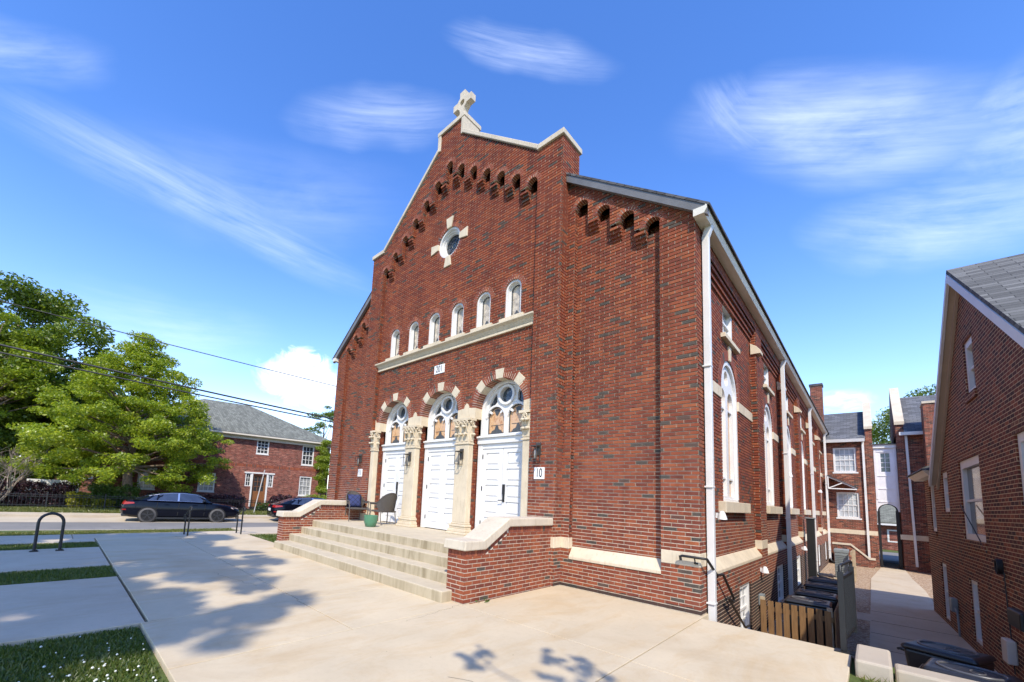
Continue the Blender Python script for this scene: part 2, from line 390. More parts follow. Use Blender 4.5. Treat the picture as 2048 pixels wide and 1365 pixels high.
def leaf_mat(name, stops, tr=.35):
    t = NT(name); g = t.n('ShaderNodeNewGeometry'); c = t.coord(); big = t.noise(c, .55, 3)
    f = t.math('ADD', t.math('MULTIPLY', g.outputs['Random Per Island'], .6), t.math('MULTIPLY', big, .5))
    col = t.ramp(f, stops)
    d = t.n('ShaderNodeBsdfDiffuse', i={'Color': col, 'Roughness': .6})
    tl = t.n('ShaderNodeBsdfTranslucent', i={'Color': t.mix(1, col, (1.25, 1.25, .55), 'MULTIPLY')})
    gl = t.n('ShaderNodeBsdfGlossy', i={'Color': (.5, .5, .5, 1), 'Roughness': .42})
    m1 = t.n('ShaderNodeMixShader', i={0: tr, 1: d.outputs[0], 2: tl.outputs[0]})
    m2 = t.n('ShaderNodeMixShader', i={0: .07, 1: m1.outputs[0], 2: gl.outputs[0]})
    t.t.links.new(m2.outputs[0], t.out.inputs[0]); return t.m
M['leaf'] = leaf_mat('bright_oak_leaves', [(0.2, (0.156, 0.241, 0.02)), (0.55, (0.288, 0.374, 0.03)), (0.85, (0.481, 0.517, 0.046))], .42)
M['leafdk'] = leaf_mat('dark_tree_leaves', [(0.2, (0.076, 0.126, 0.014)), (0.6, (0.14, 0.21, 0.02)), (0.9, (0.259, 0.319, 0.032))], .35)
M['leafyl'] = leaf_mat('yellow_green_leaves', [(0.2, (0.149, 0.216, 0.016)), (0.6, (0.257, 0.338, 0.024)), (0.9, (0.405, 0.459, 0.041))], .4)
M['leafgold'] = leaf_mat('gold_shrub_leaves', [(.2, (.16, .17, .012)), (.6, (.29, .29, .018)), (.9, (.44, .40, .04))], .3)
M['leafbox'] = leaf_mat('boxwood_leaves', [(.2, (.03, .065, .010)), (.6, (.075, .14, .018)), (.9, (.16, .24, .05))], .25)
M['leafpur'] = leaf_mat('purple_shrub_leaves', [(.2, (.022, .012, .016)), (.6, (.055, .025, .035)), (.9, (.12, .05, .06))], .2)
M['leafgrass'] = leaf_mat('grass_blades', [(.2, (.055, .10, .016)), (.55, (.105, .155, .026)), (.9, (.20, .21, .05))], .35)
M['leafpale'] = leaf_mat('pale_grass_blades', [(.2, (.09, .12, .018)), (.55, (.16, .18, .03)), (.9, (.27, .25, .07))], .35)  # lighter, yellower blades than the other grass
M['clover'] = plain('clover_flowers', (.72, .72, .62), .8, .1, 20)
M['bark'] = plain('bark', (.20, .145, .10), .95, .4, 9, .8, 25)
M['barklt'] = plain('pale_dead_wood', (.30, .24, .19), .95, .3, 9, .5, 25)
def wood():
    t = NT('fence_wood'); c = t.coord(); g = t.n('ShaderNodeNewGeometry')
    a = t.noise(t.map(c, (14, 14, 1.2)), 2.5, 6, .65, .8)
    col = t.ramp(a, [(.3, (.13, .065, .022)), (.55, (.23, .125, .045)), (.8, (.29, .17, .068))])
    return t.done(t.mix(t.math('MULTIPLY', g.outputs['Random Per Island'], .35), col, (.16, .09, .04)), .8, t.bump(a, .3, .006))
M['wood'] = wood()
M['greywood'] = plain('weathered_wood', (.40, .31, .20), .9, .25, 8, .3)
M['acgrey'] = plain('grey_painted_steel', (.21, .235, .235), .45, .1, 4)
M['navy'] = plain('navy_cushion', (.018, .026, .085), .85, .2, 20, .2, 90)
M['green'] = plain('green_glazed_pot', (.075, .20, .11), .4, .08, 6)
def wicker():
    t = NT('grey_wicker'); c = t.coord('UV')
    w1 = t.n('ShaderNodeTexWave', wave_type='BANDS', bands_direction='X', i={'Vector': c, 'Scale': 24.0, 'Distortion': .6})
    w2 = t.n('ShaderNodeTexWave', wave_type='BANDS', bands_direction='Y', i={'Vector': c, 'Scale': 24.0, 'Distortion': .6})
    f = t.math('MULTIPLY', w1.outputs['Fac'], w2.outputs['Fac'])
    return t.done(t.ramp(f, [(.1, (.045, .038, .032)), (.6, (.21, .18, .15))]), .7, t.bump(f, .8, .008))
M['wicker'] = wicker()
M['wframe'] = plain('taupe_frame', (.13, .11, .09), .5, .15, 9)
M['carpaint'] = plain('dark_navy_car_paint', (.003, .004, .009), .16, .1, 3, 0, 30, .22, 0, .06)
M['tyre'] = plain('tyre_rubber', (.085, .08, .075), .8, .15, 9)
M['rim'] = plain('black_alloy', (.03, .03, .032), .4, .1, 9, 0, 30, .4, 0)
M['chrome'] = plain('bright_trim', (.62, .62, .64), .15, .05, 9, 0, 30, .5, .9)
M['red'] = plain('red_lamp_lens', (.32, .012, .014), .15, .1, 5)
M['amberlens'] = plain('clear_lamp_lens', (.50, .40, .34), .12, .1, 5)
M['post'] = plain('galvanised_post', (.45, .43, .40), .5, .1, 5)
M['cable'] = plain('black_cable', (.03, .03, .032), .6, .1, 5)
M['signwhite'] = plain('white_sign_face', (.80, .79, .75), .45, .03, 5)
# ------------------------------------------------------------------ the church
XK, HB = -6.34, 3.81                    # centre line of the front and half width of its middle bay
XL, XR = -12.68, 0.0
SUN = Vector((sin(R(43)) * cos(R(46)), -cos(R(43)) * cos(R(46)), sin(R(46))))
FF = Fr((0, 0, 0), (1, 0, 0), (0, -1, 0))          # front: u = x, d = -y
FS = Fr((0, 0, 0), (0, 1, 0), (1, 0, 0))           # side: u = y, d = x
CH = .0677
def courses(mb, fr, d, ivals, z0, z1, rev=.12, rake=.0045, joint=.0135, groove=None):
    """brick wall laid course by course: every course a strip proud of its raked bed joint"""
    k0 = int(math.floor(z0 / CH)); k1 = int(math.ceil(z1 / CH)); nf = fr.n; up = Vector((0, 0, 1)); g = groove or mb
    for k in range(k0, k1):
        a = max(z0, k * CH); b = min(z1, (k + 1) * CH)
        if b - a < .004: continue
        tz = min(1, max(0, (a - 1.3) / 1.7)); rk = rake + (.019 - rake) * tz; jt = joint + (.0165 - joint) * tz
        j = min(a + jt, b) if a == k * CH else a
        for (u0, u1) in ivals((a + b) / 2):
            if u1 - u0 < .004: continue
            mb.poly([fr(u0, d, j), fr(u1, d, j), fr(u1, d, b), fr(u0, d, b)], nf)
            mb.poly([fr(u0, d, j), fr(u1, d, j), fr(u1, d - rk, j), fr(u0, d - rk, j)], -up)
            mb.poly([fr(u0, d, b), fr(u1, d, b), fr(u1, d - rk, b), fr(u0, d - rk, b)], up)
            g.poly([fr(u0, d - rk, a), fr(u1, d - rk, a), fr(u1, d - rk, j), fr(u0, d - rk, j)], nf)
            e = .0016; mb.poly([fr(u0 + e, d - e, j), fr(u0 + e, d - rev, j), fr(u0 + e, d - rev, b), fr(u0 + e, d - e, b)], -fr.t)
            mb.poly([fr(u1 - e, d - e, j), fr(u1 - e, d - rev, j), fr(u1 - e, d - rev, b), fr(u1 - e, d - e, b)], fr.t)
def cut(iv, holes):
    out = list(iv)
    for h0, h1 in holes:
        nx = []
        for a, b in out:
            if h1 <= a or h0 >= b: nx.append((a, b)); continue
            if h0 > a: nx.append((a, h0))
            if h1 < b: nx.append((h1, b))
        out = nx
    return out
def arch_hole(c, r, zs, zb):
    def f(z):
        if z < zb or z > zs + r: return None
        w = r if z <= zs else math.sqrt(max(0, r * r - (z - zs) ** 2))
        return (c - w, c + w)
    return f
def arch_pts(c, r, zb, zs, n=16):
    return [(c + r, zb)] + [(c + r * cos(pi * i / n), zs + r * sin(pi * i / n)) for i in range(n + 1)] + [(c - r, zb)]
def circ(c, z, r, n=24, a0=0): return [(c + r * cos(a0 + 2 * pi * i / n), z + r * sin(a0 + 2 * pi * i / n)) for i in range(n)]
def wedge(mb, fr, c, zc, r0, r1, a0, a1, d0, d1):
    p = []
    for d in (d1, d0):
        for r, a in ((r0, a0), (r1, a0), (r1, a1), (r0, a1)): p.append(fr(c + r * cos(a), d, zc + r * sin(a)))
    b = len(mb.v); mb.v += p
    for q in ((0, 1, 2, 3), (7, 6, 5, 4), (0, 4, 5, 1), (1, 5, 6, 2), (2, 6, 7, 3), (3, 7, 4, 0)): mb.f.append(tuple(b + i for i in q))
def ring(mbs, mbm, fr, c, zc, r0, r1, n, dface, depth, a0=0., a1=pi, gap=.016):
    mbs, mbm = mbs('brick_arch'), mbm('arch_mortar')
    for i in range(n):
        s = a0 + (a1 - a0) * i / n; e = a0 + (a1 - a0) * (i + 1) / n
        g0 = gap / ((r0 + r1) / 2) / 2
        wedge(mbs, fr, c, zc, r0, r1, s + g0, e - g0, dface + .004, dface - depth)
    m = max(12, n)
    for i in range(m):
        s = a0 + (a1 - a0) * i / m; e = a0 + (a1 - a0) * (i + 1) / m
        wedge(mbm, fr, c, zc, r0 + .004, r1 + .006, s, e, dface - .003, dface - depth)

church = thing('church', (XK, 0, 0), 'red brick church with a cross on its stepped front gable and three white arched doors', 'church')
class Multi:
    """collects many small parts that share a material; each becomes its own child of the church"""
    def __init__(s): s.items = []
    def __call__(s, name): m = MB(); s.items.append((name, m)); return m
    def build(s, mat, parents=None, **kw): return [m.build(n, mat, parents[i] if parents else church, **kw) for i, (n, m) in enumerate(s.items)]
WALL, VOU, MOR, STN = MB(), Multi(), Multi(), Multi()
GRV = MB()
DB, DP, DW, DQ = .27, .12, 0.0, -.14       # bay pilaster, bay panel, wing face, wing panel (outward offsets)
HP = 3.15                                   # half width of the bay panel
# --- middle bay: pilasters and the brick above the arcaded corbel table
NB = 6; SPC = .50
def atop(i): return 11.50 - .368 * abs(i)
def gable(z):
    """half width of the bay at height z (stepped parapet)"""
    if z < 9.93: return HB
    if z < 12.05: return min(3.17, .53 + (12.05 - z) / .833) if z > 9.93 else HB
    return .53 if z < 12.66 else 0
LEG = .11                                   # half width of the brick between two small arches
def legbot(i):                              # lowest full course of the leg between arch i and i+1 (outer one is lower)
    return atop(max(abs(i), abs(i + 1))) - .17
def bay_iv(z):
    w = gable(z)
    if w <= 0: return []
    iv = [(XK - w, XK + w)]
    holes = []
    zmin = atop(NB) - .14
    if z < zmin - .02: holes.append((XK - HP, XK + HP))
    else:
        for i in range(-NB, NB + 1):
            c = XK + SPC * i; t = atop(i); s = t - .14
            if z < s: holes.append((c - .14, c + .14))
            elif z < t + .05: q = math.sqrt(max(0, .19 ** 2 - (z - s) ** 2)); holes.append((c - q, c + q))
        for i in range(-NB, NB):
            c = XK + SPC * (i + .5)
            if z < legbot(i): holes.append((c - .115, c + .115))
        holes += [(XK - HP, XK - SPC * NB - .12), (XK + SPC * NB + .12, XK + HP)] if z < atop(NB) - .14 else []
    return cut(iv, holes)
courses(WALL, FF, DB, bay_iv, 0, 12.66, rev=.16, groove=GRV)
def corbels(c, z, half, d0, d1, fr):
    n = 4
    for k in range(n):
        f = 1 - (k + .45) / n
        courses(WALL, fr, d1 + (d0 - d1) * f, lambda zz, c=c: [(c - half, c + half)], z - (k + 1) * CH, z - k * CH - .001, rev=(d0 - d1) * f + .02, groove=GRV)
        zz = z - (k + 1) * CH
        WALL.poly([fr(c - half, d1, zz), fr(c + half, d1, zz), fr(c + half, d1 + (d0 - d1) * f, zz), fr(c - half, d1 + (d0 - d1) * f, zz)], (0, 0, -1))
def archlet(fr, c, top, d0, depth):
    ring(VOU, MOR, fr, c, top - .14, .14, .245, 9, d0, depth)
for i in range(-NB, NB + 1): archlet(FF, XK + SPC * i, atop(i), DB, .15)
for i in range(-NB, NB): corbels(XK + SPC * (i + .5), math.floor(legbot(i) / CH) * CH, LEG, DB, DP, FF)
# --- panel of the middle bay with its openings
DC = [XK - 2.13, XK + .0, XK + 2.11]; ZC = 3.84; RI, RO = .75, .98
WC = [XK + .02 + (i - 2.5) * .963 for i in range(6)]; WR = .245; WZ0, WZS = 6.05, 6.765
ROS = (XK, 9.03)
hol = [arch_hole(c, .88, ZC, -1) for c in DC] + [arch_hole(c, .30, WZS, WZ0) for c in WC] + [lambda z: (XK - math.sqrt(max(0, .5 ** 2 - (z - 9.03) ** 2)), XK + math.sqrt(max(0, .5 ** 2 - (z - 9.03) ** 2))) if abs(z - 9.03) < .5 else None]
def narrow(z):          # below the arch springing the small windows are only as wide as their opening
    h = [f(z) for f in hol]; h = [x for x in h if x]
    if WZ0 < z < WZS: h = [(c - WR, c + WR) for c in WC]
    return h
def panel_iv(z):
    hw = HP if z < 9.9 else min(HP, .6 + (12.0 - z) / .833)
    return cut([(XK - hw, XK + hw)], narrow(z))
def niche_iv(z):
    return cut(panel_iv(z), [(XK + SPC * i - .15, XK + SPC * i + .15) for i in range(-NB, NB + 1) if atop(i) - .27 < z < atop(i) + .02])
courses(WALL, FF, DP, niche_iv, .6, 11.9, rev=.22, groove=GRV)
def nback_iv(z): return [(XK + SPC * i - .17, XK + SPC * i + .17) for i in range(-NB, NB + 1) if atop(i) - .30 < z < atop(i) + .05]
courses(WALL, FF, DP - .22, nback_iv, 9.0, 11.7, rev=.02, groove=GRV)
MB_dark = MB()
# --- wings
WA = [-2.19, -1.70, -1.205, -.715]; WT = [8.27, 7.90, 7.53, 7.155]
def wing(mir):
    X = (lambda x: 2 * XK - x) if mir else (lambda x: x)
    def seg(a, b): return tuple(sorted((X(a), X(b))))
    def rake(z): return min(0.0, -(z - 6.99) / .775) if z > 6.99 else 0.0
    def top_iv(z):
        e = rake(z); iv = [(-2.53, e)] if e > -2.53 else []
        holes = []
        if z < WT[3] - .14: holes.append((-2.35, -.595))
        else:
            for c, t in zip(WA, WT):
                s = t - .14
                if z < s: holes.append((c - .14, c + .14))
                elif z < t + .05: q = math.sqrt(max(0, .19 ** 2 - (z - s) ** 2)); holes.append((c - q, c + q))
            for k in range(3):
                c = (WA[k] + WA[k + 1]) / 2
                if z < WT[k + 1] - .17: holes.append((c - .115, c + .115))
            if z < WT[0] - .1: holes.append((-2.352, WA[0] - .12) if z < WT[0] - .14 - 9 else (-2.352, -2.33))
        iv = cut(iv, holes)
        return [seg(*s) for s in iv]
    courses(WALL, FF, DW, top_iv, .97, 8.95, rev=.16, groove=GRV)
    # left of the highest arch the strip simply runs up; its return
    def pan(z):
        e = min(-.55, rake(z)); iv = [(-2.37, e)] if e > -2.37 else []
        return [seg(*q) for q in cut(iv, [(c - .15, c + .15) for c, t in zip(WA, WT) if t - .27 < z < t + .02])]
    courses(WALL, FF, DQ, pan, .76, 8.9, rev=.22, groove=GRV)
    courses(WALL, FF, DQ - .22, lambda z: [seg(c - .17, c + .17) for c, t in zip(WA, WT) if t - .30 < z < t + .05], 6.7, 8.5, rev=.02, groove=GRV)
    courses(BASE, FF, DW, lambda z: [seg(-2.53, 0)], -.07, .535, rev=.16, groove=GRV)
    courses(BASE, FF, DW, lambda z: [seg(-2.53, -2.35), seg(-.595, 0)], .535, .75, rev=.16, groove=GRV)
    for a, b in ((-2.53, -2.35), (-.595, 0)):
        s = seg(a, b); e0 = -.004 if b == 0 else 0
        STN('stone_band').fbox(FF, s[0] - (.004 if mir and b == 0 else 0), s[1] + (.004 if b == 0 and not mir else 0), -.16, .004, .75, .97)
    s = seg(-2.35, -.595)
    STN('water_table').prism([FF(s[0], -.002, .545), FF(s[0], -.20, .545), FF(s[0], -.20, .79), FF(s[0], DQ + .003, .79), FF(s[0], -.002, .60)], (s[1] - s[0], 0, 0))
    for c, t in zip(WA, WT): archlet(FF, X(c), t, DW, .15)
    for k in range(3): corbels(X((WA[k] + WA[k + 1]) / 2), math.floor((WT[k + 1] - .17) / CH) * CH, LEG, DW, DQ, FF)
BASE = MB()
wing(False); wing(True)
# returns of the middle bay beside the wings, bay foot
FR1 = Fr((XK + HB, 0, 0), (0, 1, 0), (1, 0, 0)); FR2 = Fr((XK - HB, 0, 0), (0, 1, 0), (-1, 0, 0))
for fr in (FR1, FR2):
    courses(WALL, fr, 0.0, lambda z: [(-DB, .05)], .97, 9.0, rev=.02, groove=GRV)
    courses(BASE, fr, 0.0, lambda z: [(-DB, .05)], -.07, .75, rev=.02, groove=GRV)
    courses(WALL, fr, 0.0, lambda z: [(-DB, .46)], 9.0, 9.93, rev=.02, groove=GRV)
    STN('stone_band').fbox(fr, -DB + .1005, .05, -.05, .004, .75, .97)
for s0, s1 in ((XK - HB, XK - HP), (XK + HP, XK + HB)):
    STN('stone_band').fbox(FF, s0 - .004, s1 + .004, DB - .1, DB + .004, .75, .97)
# --- long side wall (facing the yard)
BY = [(5.3, 6.08), (9.66, 10.44), (14.0, 14.78), (18.35, 19.13), (22.7, 23.48)]; SEND = 27.3
bays = []; p = .62
for a, b in BY: bays.append((p, a)); p = b
bays.append((p, SEND))
SWC = [(a + b) / 2 for a, b in bays]; SWC[0] = 2.97
SR = .76; SZS, SZ0 = 4.24, 1.86
def side_piers(z): return [(0, .62)] + BY
def side_panel(z):
    h = []
    for c in SWC:
        f = arch_hole(c, .86 if z > SZS else SR, SZS, SZ0)(z)
        if f: h.append(f)
        if 5.46 < z < 6.36: h.append((c - .50, c + .50))
    return cut([(.55, SEND)], h)
courses(WALL, FS, 0, side_piers, .97, 6.5, rev=.16, groove=GRV)
courses(WALL, FS, 0, lambda z: [(0, SEND)], 6.5, 6.97, rev=.02, groove=GRV)
courses(WALL, FS, DQ, side_panel, .78, 6.5, rev=.2, groove=GRV)
for k in range(3):                          # stepped courses under the plain band
    z = 6.5 - (k + 1) * CH - .03 * k; dd = DQ + (.14 * (.78 - .26 * k))
    for a, b in bays:
        WALL.fbox(FS, a, b, DQ - .02, dd, z - CH + .045, z + .05)
bwin = [(2.72, 3.86), (7.45, 8.85), (11.85, 13.2), (16.0, 17.2), (20.3, 21.5), (24.6, 25.8)]
courses(BASE, FS, 0, lambda z: cut([(0, SEND)], bwin if -.95 < z < .13 else []), -1.3, .535, rev=.16, groove=GRV)
courses(BASE, FS, 0, side_piers, .535, .75, rev=.16, groove=GRV)
for a, b in side_piers(0):
    STN('stone_band').fbox(FS, .1605 if a == 0 else a - .003, b + .003, -.16, .004, .75, .97)
for a, b in bays:
    STN('water_table').prism([FS(a, -.002, .54), FS(a, -.2, .54), FS(a, -.2, .79), FS(a, DQ + .003, .79), FS(a, -.002, .60)], (0, b - a, 0))
for a, b in BY:                             # sloped stone caps on the buttresses
    STN('buttress_cap').prism([FS(a - .04, .10, 5.82), FS(a - .04, -.12, 5.82), FS(a - .04, -.12, 6.12), FS(a - .04, .02, 6.02), FS(a - .04, .10, 5.90)], (0, .34, 0))
for c, (a, b) in zip(SWC, bays):            # impost bands and keystones
    STN('impost_band').fbox(FS, a + .002, c - SR - .0, DQ - .1, DQ + .02, 4.0, 4.23); STN('impost_band').fbox(FS, c + SR, b - .002, DQ - .1, DQ + .02, 4.0, 4.23)
    STN('keystone').hexa([FS(c - .07, DQ - .1, 5.0), FS(c + .07, DQ - .1, 5.0), FS(c + .07, DQ + .03, 5.0), FS(c - .07, DQ + .03, 5.0), FS(c - .11, DQ - .1, 5.33), FS(c + .11, DQ - .1, 5.33), FS(c + .11, DQ + .03, 5.33), FS(c - .11, DQ + .03, 5.33)])
    ring(VOU, MOR, FS, c, SZS, SR, SR + .22, 24, DQ, .16)
# plain faces that only neighbouring views would show: far side and back
FB = MB()
FB.poly([(XL, 0, -.1), (XL, SEND + 3, -.1), (XL, SEND + 3, 6.97), (XL, 0, 6.97)], (-1, 0, 0))
FB.poly([(XL, SEND + 3, -1.3), (0, SEND + 3, -1.3), (0, SEND + 3, 6.97), (XK, SEND + 3, 11.8), (XL, SEND + 3, 6.97)], (0, 1, 0))
FB.poly([(XK - 3.8, .30, 8), (XK + 3.8, .30, 8), (XK + 3.8, .30, 9.9), (XK + .53, .30, 12.1), (XK + .53, .30, 12.6), (XK - .53, .30, 12.6), (XK - .53, .30, 12.1), (XK - 3.8, .30, 9.9)], (0, 1, 0))
FB.build('rear_wall', M['brickbed'], church, recalc=False)
WALL.build('brick_wall', M['brick'], church, recalc=False)
BASE.build('brick_base', M['brickbase'], church, recalc=False)
GRV.build('bed_joints', M['groove'], church, recalc=False)
# --- stone cross, copings
CST = MB()
def coping(p, q, th=.13, d0=DB + .05, y1=.34, lap=.06):
    (a, za), (b, zb) = p, q
    CST.hexa([FF(a, d0, za - lap), FF(b, d0, zb - lap), FF(b, -y1, zb - lap), FF(a, -y1, za - lap), FF(a, d0, za + th - lap), FF(b, d0, zb + th - lap), FF(b, -y1, zb + th - lap), FF(a, -y1, za + th - lap)])
for sg in (-1, 1):
    coping((XK + sg * (HB + .04), 9.96), (XK + sg * 3.13, 9.96), y1=.52)
    coping((XK + sg * 3.16, 9.97), (XK + sg * .50, 12.17))
    CST.fbox(FF, XK + sg * .50 - .06, XK + sg * .50 + .06, -.34, DB + .04, 12.10, 12.62)
coping((XK - .58, 12.68), (XK + .58, 12.68), y1=.40)
CST.build('coping', M['cast'], church, bevel=.012)
CR = MB(); zc = 13.38; cy = Fr((XK + .25, .0, 0), (1, 0, 0), (0, -1, 0))
arm = [(-.10, 12.74), (.10, 12.74), (.085, zc - .28)]
def cross_outline():
    P = [(-.12, 12.74), (.12, 12.74), (.075, zc - .30)]
    P += [(.215 * cos(a), zc + .215 * sin(a)) for a in (R(-62), R(-45), R(-28))]
    P += [(.37, zc - .105), (.37, zc + .105)] + [(.215 * cos(a), zc + .215 * sin(a)) for a in (R(28), R(45), R(62))]
    P += [(.105, zc + .37)]
    return P + [(-x, z) for x, z in P[2:]][::-1]
CR.plate(cy, cross_outline(), [circ(0, zc, .095, 14)], .14, -.05, back=True)
CR.build('gable_cross', M['cast'], church, bevel=.012)
# --- roof, rake trim, gutters and downpipes
sl = .775; ry1 = SEND + 3.2
RFo = MB()
for sg in (-1, 1):
    xi, xe = XK + sg * (HB + .02), XK + sg * 6.60
    zi, ze = 6.99 + (XL * 0 + (6.34 - HB - .02)) * sl + .10, 6.99 - .26 * sl + .10
    for y0, y1 in ((-.14, 0.5),):
        RFo.hexa([(xi, y0, zi - .05), (xe, y0, ze - .05), (xe, y1, ze - .05), (xi, y1, zi - .05), (xi, y0, zi), (xe, y0, ze), (xe, y1, ze), (xi, y1, zi)])
    xm = XK
    zm = 6.99 + 6.34 * sl + .10
    RFo.hexa([(xm, .45, zm - .05), (xe, .45, ze - .05), (xe, ry1, ze - .05), (xm, ry1, zm - .05), (xm, .45, zm), (xe, .45, ze), (xe, ry1, ze), (xm, ry1, zm)])
RFo.build('roof', M['roofdk'], church)
TRM = plain('bronze_rake_metal', (.16, .155, .15), .35, .2, 2)
for sg in (-1, 1):
    TR = MB()
    xi, xe = XK + sg * (HB + .01), XK + sg * 6.56
    zi, ze = 6.99 + (6.34 - HB - .01) * sl + .045, 6.99 - .22 * sl + .045
    TR.hexa([(xi, -.115, zi - .16), (xe, -.115, ze - .16), (xe, -.02, ze - .16), (xi, -.02, zi - .16), (xi, -.125, zi), (xe, -.125, ze), (xe, -.02, ze), (xi, -.02, zi)])
    TR.build('rake_board', TRM, church)
prof = [(.005, 6.74), (.17, 6.74), (.215, 6.82), (.215, 6.90), (.19, 6.90), (.19, 6.87), (.005, 6.87)]
for sg in (1, -1):
    bx = 0 if sg == 1 else XL; G = MB()
    G.prism([(bx + sg * a, -.14, z) for a, z in prof], (0, SEND + .14, 0)); G.build('gutter', M['gutter'], church)
def downpipe(y, top, bot, kink=True, parent=None, x=.0):
    m = MB(); pp = parent or church
    m.box(x + .02, x + .125, y - .052, y + .052, bot, top - .18)
    m.hexa([(x + .02, y - .052, top - .2), (x + .125, y - .052, top - .2), (x + .125, y + .052, top - .2), (x + .02, y + .052, top - .2), (x + .07, y - .06, top), (x + .19, y - .06, top), (x + .19, y + .06, top), (x + .07, y + .06, top)])
    for z in (bot + .5, bot + 2.4, bot + 4.5): m.box(x, x + .131, y - .075, y + .075, z, z + .03)
    return m.build('downpipe', M['metal'], pp, bevel=.006)
downpipe(.36, 6.76, -.35); downpipe(9.42, 6.76, -.9); downpipe(17.9, 6.76, -.95); downpipe(26.6, 6.76, -.95)
m = MB(); m.tube([(.075, .36, -.33), (.08, .37, -.5), (.12, .42, -.68), (.2, .55, -.85), (.3, .9, -1.1)], [.062, .06, .066, .06, .066], 10); m.build('drain_hose', M['blackmatt'], church, smooth=60)
for y in (17.9, 26.6):
    m = MB(); m.tube([(.08, y, -.9), (.09, y, -1.02), (.2, y - .1, -1.12), (.5, y - .3, -1.16)], .06, 8); m.build('drain_hose', M['blackmatt'], church, smooth=60)

# --- ledge above the doors and the six small windows
LD = MB()
LD.prism([FF(XK - HP - .06, DP - .05, 5.68), FF(XK - HP - .06, DP + .06, 5.68), FF(XK - HP - .06, DP + .06, 5.73), FF(XK - HP - .06, DP + .035, 5.74), FF(XK - HP - .06, DP + .10, 5.84), FF(XK - HP - .06, DP + .17, 5.89), FF(XK - HP - .06, DP + .17, 5.925), FF(XK - HP - .06, DP - .05, 5.945)], (2 * HP + .055, 0, 0))
LD.build('string_course', M['stone'], church)
def arch_frame(mb, fr, c, zb, zs, ro, ri, d0, d1, n=16, sill=.0):
    A = arch_pts(c, ro, zb, zs, n); B = arch_pts(c, ri, zb + sill, zs, n)
    for i in range(len(A) - 1):
        mb.poly([fr(A[i][0], d0, A[i][1]), fr(A[i + 1][0], d0, A[i + 1][1]), fr(B[i + 1][0], d0, B[i + 1][1]), fr(B[i][0], d0, B[i][1])], fr.n)
        mid = Vector((c - (B[i][0] + B[i + 1][0]) / 2, zs - (B[i][1] + B[i + 1][1]) / 2))
        nn = fr.t * (c - (B[i][0] + B[i + 1][0]) / 2) + Vector((0, 0, zs - (B[i][1] + B[i + 1][1]) / 2 if B[i][1] >= zs else 0))
        mb.poly([fr(B[i][0], d0, B[i][1]), fr(B[i + 1][0], d0, B[i + 1][1]), fr(B[i + 1][0], d1, B[i + 1][1]), fr(B[i][0], d1, B[i][1])], nn)
    if sill: mb.poly([fr(c - ri, d0, zb + sill), fr(c + ri, d0, zb + sill), fr(c + ri, d1, zb + sill), fr(c - ri, d1, zb + sill)], (0, 0, 1)); mb.poly([fr(c - ro, d0, zb), fr(c + ro, d0, zb), fr(c + ro, d0, zb + sill), fr(c - ro, d0, zb + sill)], fr.n)
def small_window(i, c):
    w = MB(); arch_frame(w, FF, c, WZ0, WZS, WR + .003, WR - .05, DP - .035, DP - .20, 14, .03)
    arch_frame(w, FF, c, WZ0, WZS, WR - .045, WR - .085, DP - .13, DP - .2, 14, .04)
    o = w.build('window', M['white'], church, recalc=False)
    g = MB(); g.poly([FF(u, DP - .17, z) for u, z in arch_pts(c, WR - .07, WZ0, WZS, 14)], FF.n); g.build('pane', M['stainedgrey'], o, recalc=False)
    l = MB(); arch_frame(l, FF, c, WZ0 + .03, WZS, WR - .083, WR - .115, DP - .16, DP - .175, 14, .02)
    l.poly([FF(c - .13, DP - .163, WZ0 + .05), FF(c + .13, DP - .163, WZ0 + .05), FF(c + .05, DP - .163, WZ0 + .17), FF(c, DP - .163, WZ0 + .24), FF(c - .05, DP - .163, WZ0 + .17)], FF.n)
    l.build('leading', M['lead'], o, recalc=False)
    s = MB(); s.fbox(FF, c - .36, c + .36, DP - .1, DP + .075, 5.955, 6.05); s.build('sill', M['stone'], o, bevel=.008)
    ring(VOU, MOR, FF, c, WZS, WR, WR + .115, 15, DP, .16)
for i, c in enumerate(WC): small_window(i, c)
# --- rose window
rw = MB()
for ro, ri, d0, d1 in ((.455, .40, DP - .03, DP - .10), (.40, .35, DP - .10, DP - .16), (.35, .31, DP - .15, DP - .24)):
    n = 32; A = circ(*ROS, ro, n); B = circ(*ROS, ri, n)
    for i in range(n):
        j = (i + 1) % n
        rw.poly([FF(A[i][0], d0, A[i][1]), FF(A[j][0], d0, A[j][1]), FF(B[j][0], d0, B[j][1]), FF(B[i][0], d0, B[i][1])], FF.n)
        rw.poly([FF(B[i][0], d0, B[i][1]), FF(B[j][0], d0, B[j][1]), FF(B[j][0], d1, B[j][1]), FF(B[i][0], d1, B[i][1])], FF.t * (ROS[0] - B[i][0]) + Vector((0, 0, ROS[1] - B[i][1])))
ro = rw.build('round_window', M['white'], church, recalc=False)
g = MB(); g.poly([FF(u, DP - .22, z) for u, z in circ(*ROS, .33, 28)], FF.n); g.build('pane', M['stdark'], ro, recalc=False)
l = MB()
for r_ in (.30, .20, .09):
    for i in range(16): wedge(l, FF, *ROS, r_ - .008, r_ + .008, pi * i / 8, pi * (i + 1) / 8, DP - .205, DP - .22)
for k in range(8): l.bar(FF(ROS[0] + .09 * cos(k * pi / 4), DP - .21, ROS[1] + .09 * sin(k * pi / 4)), FF(ROS[0] + .31 * cos(k * pi / 4), DP - .21, ROS[1] + .31 * sin(k * pi / 4)), .014, .012)
l.build('leading', M['lead'], ro)
ring(VOU, MOR, FF, *ROS, .455, .565, 40, DP, .12, 0, 2 * pi)
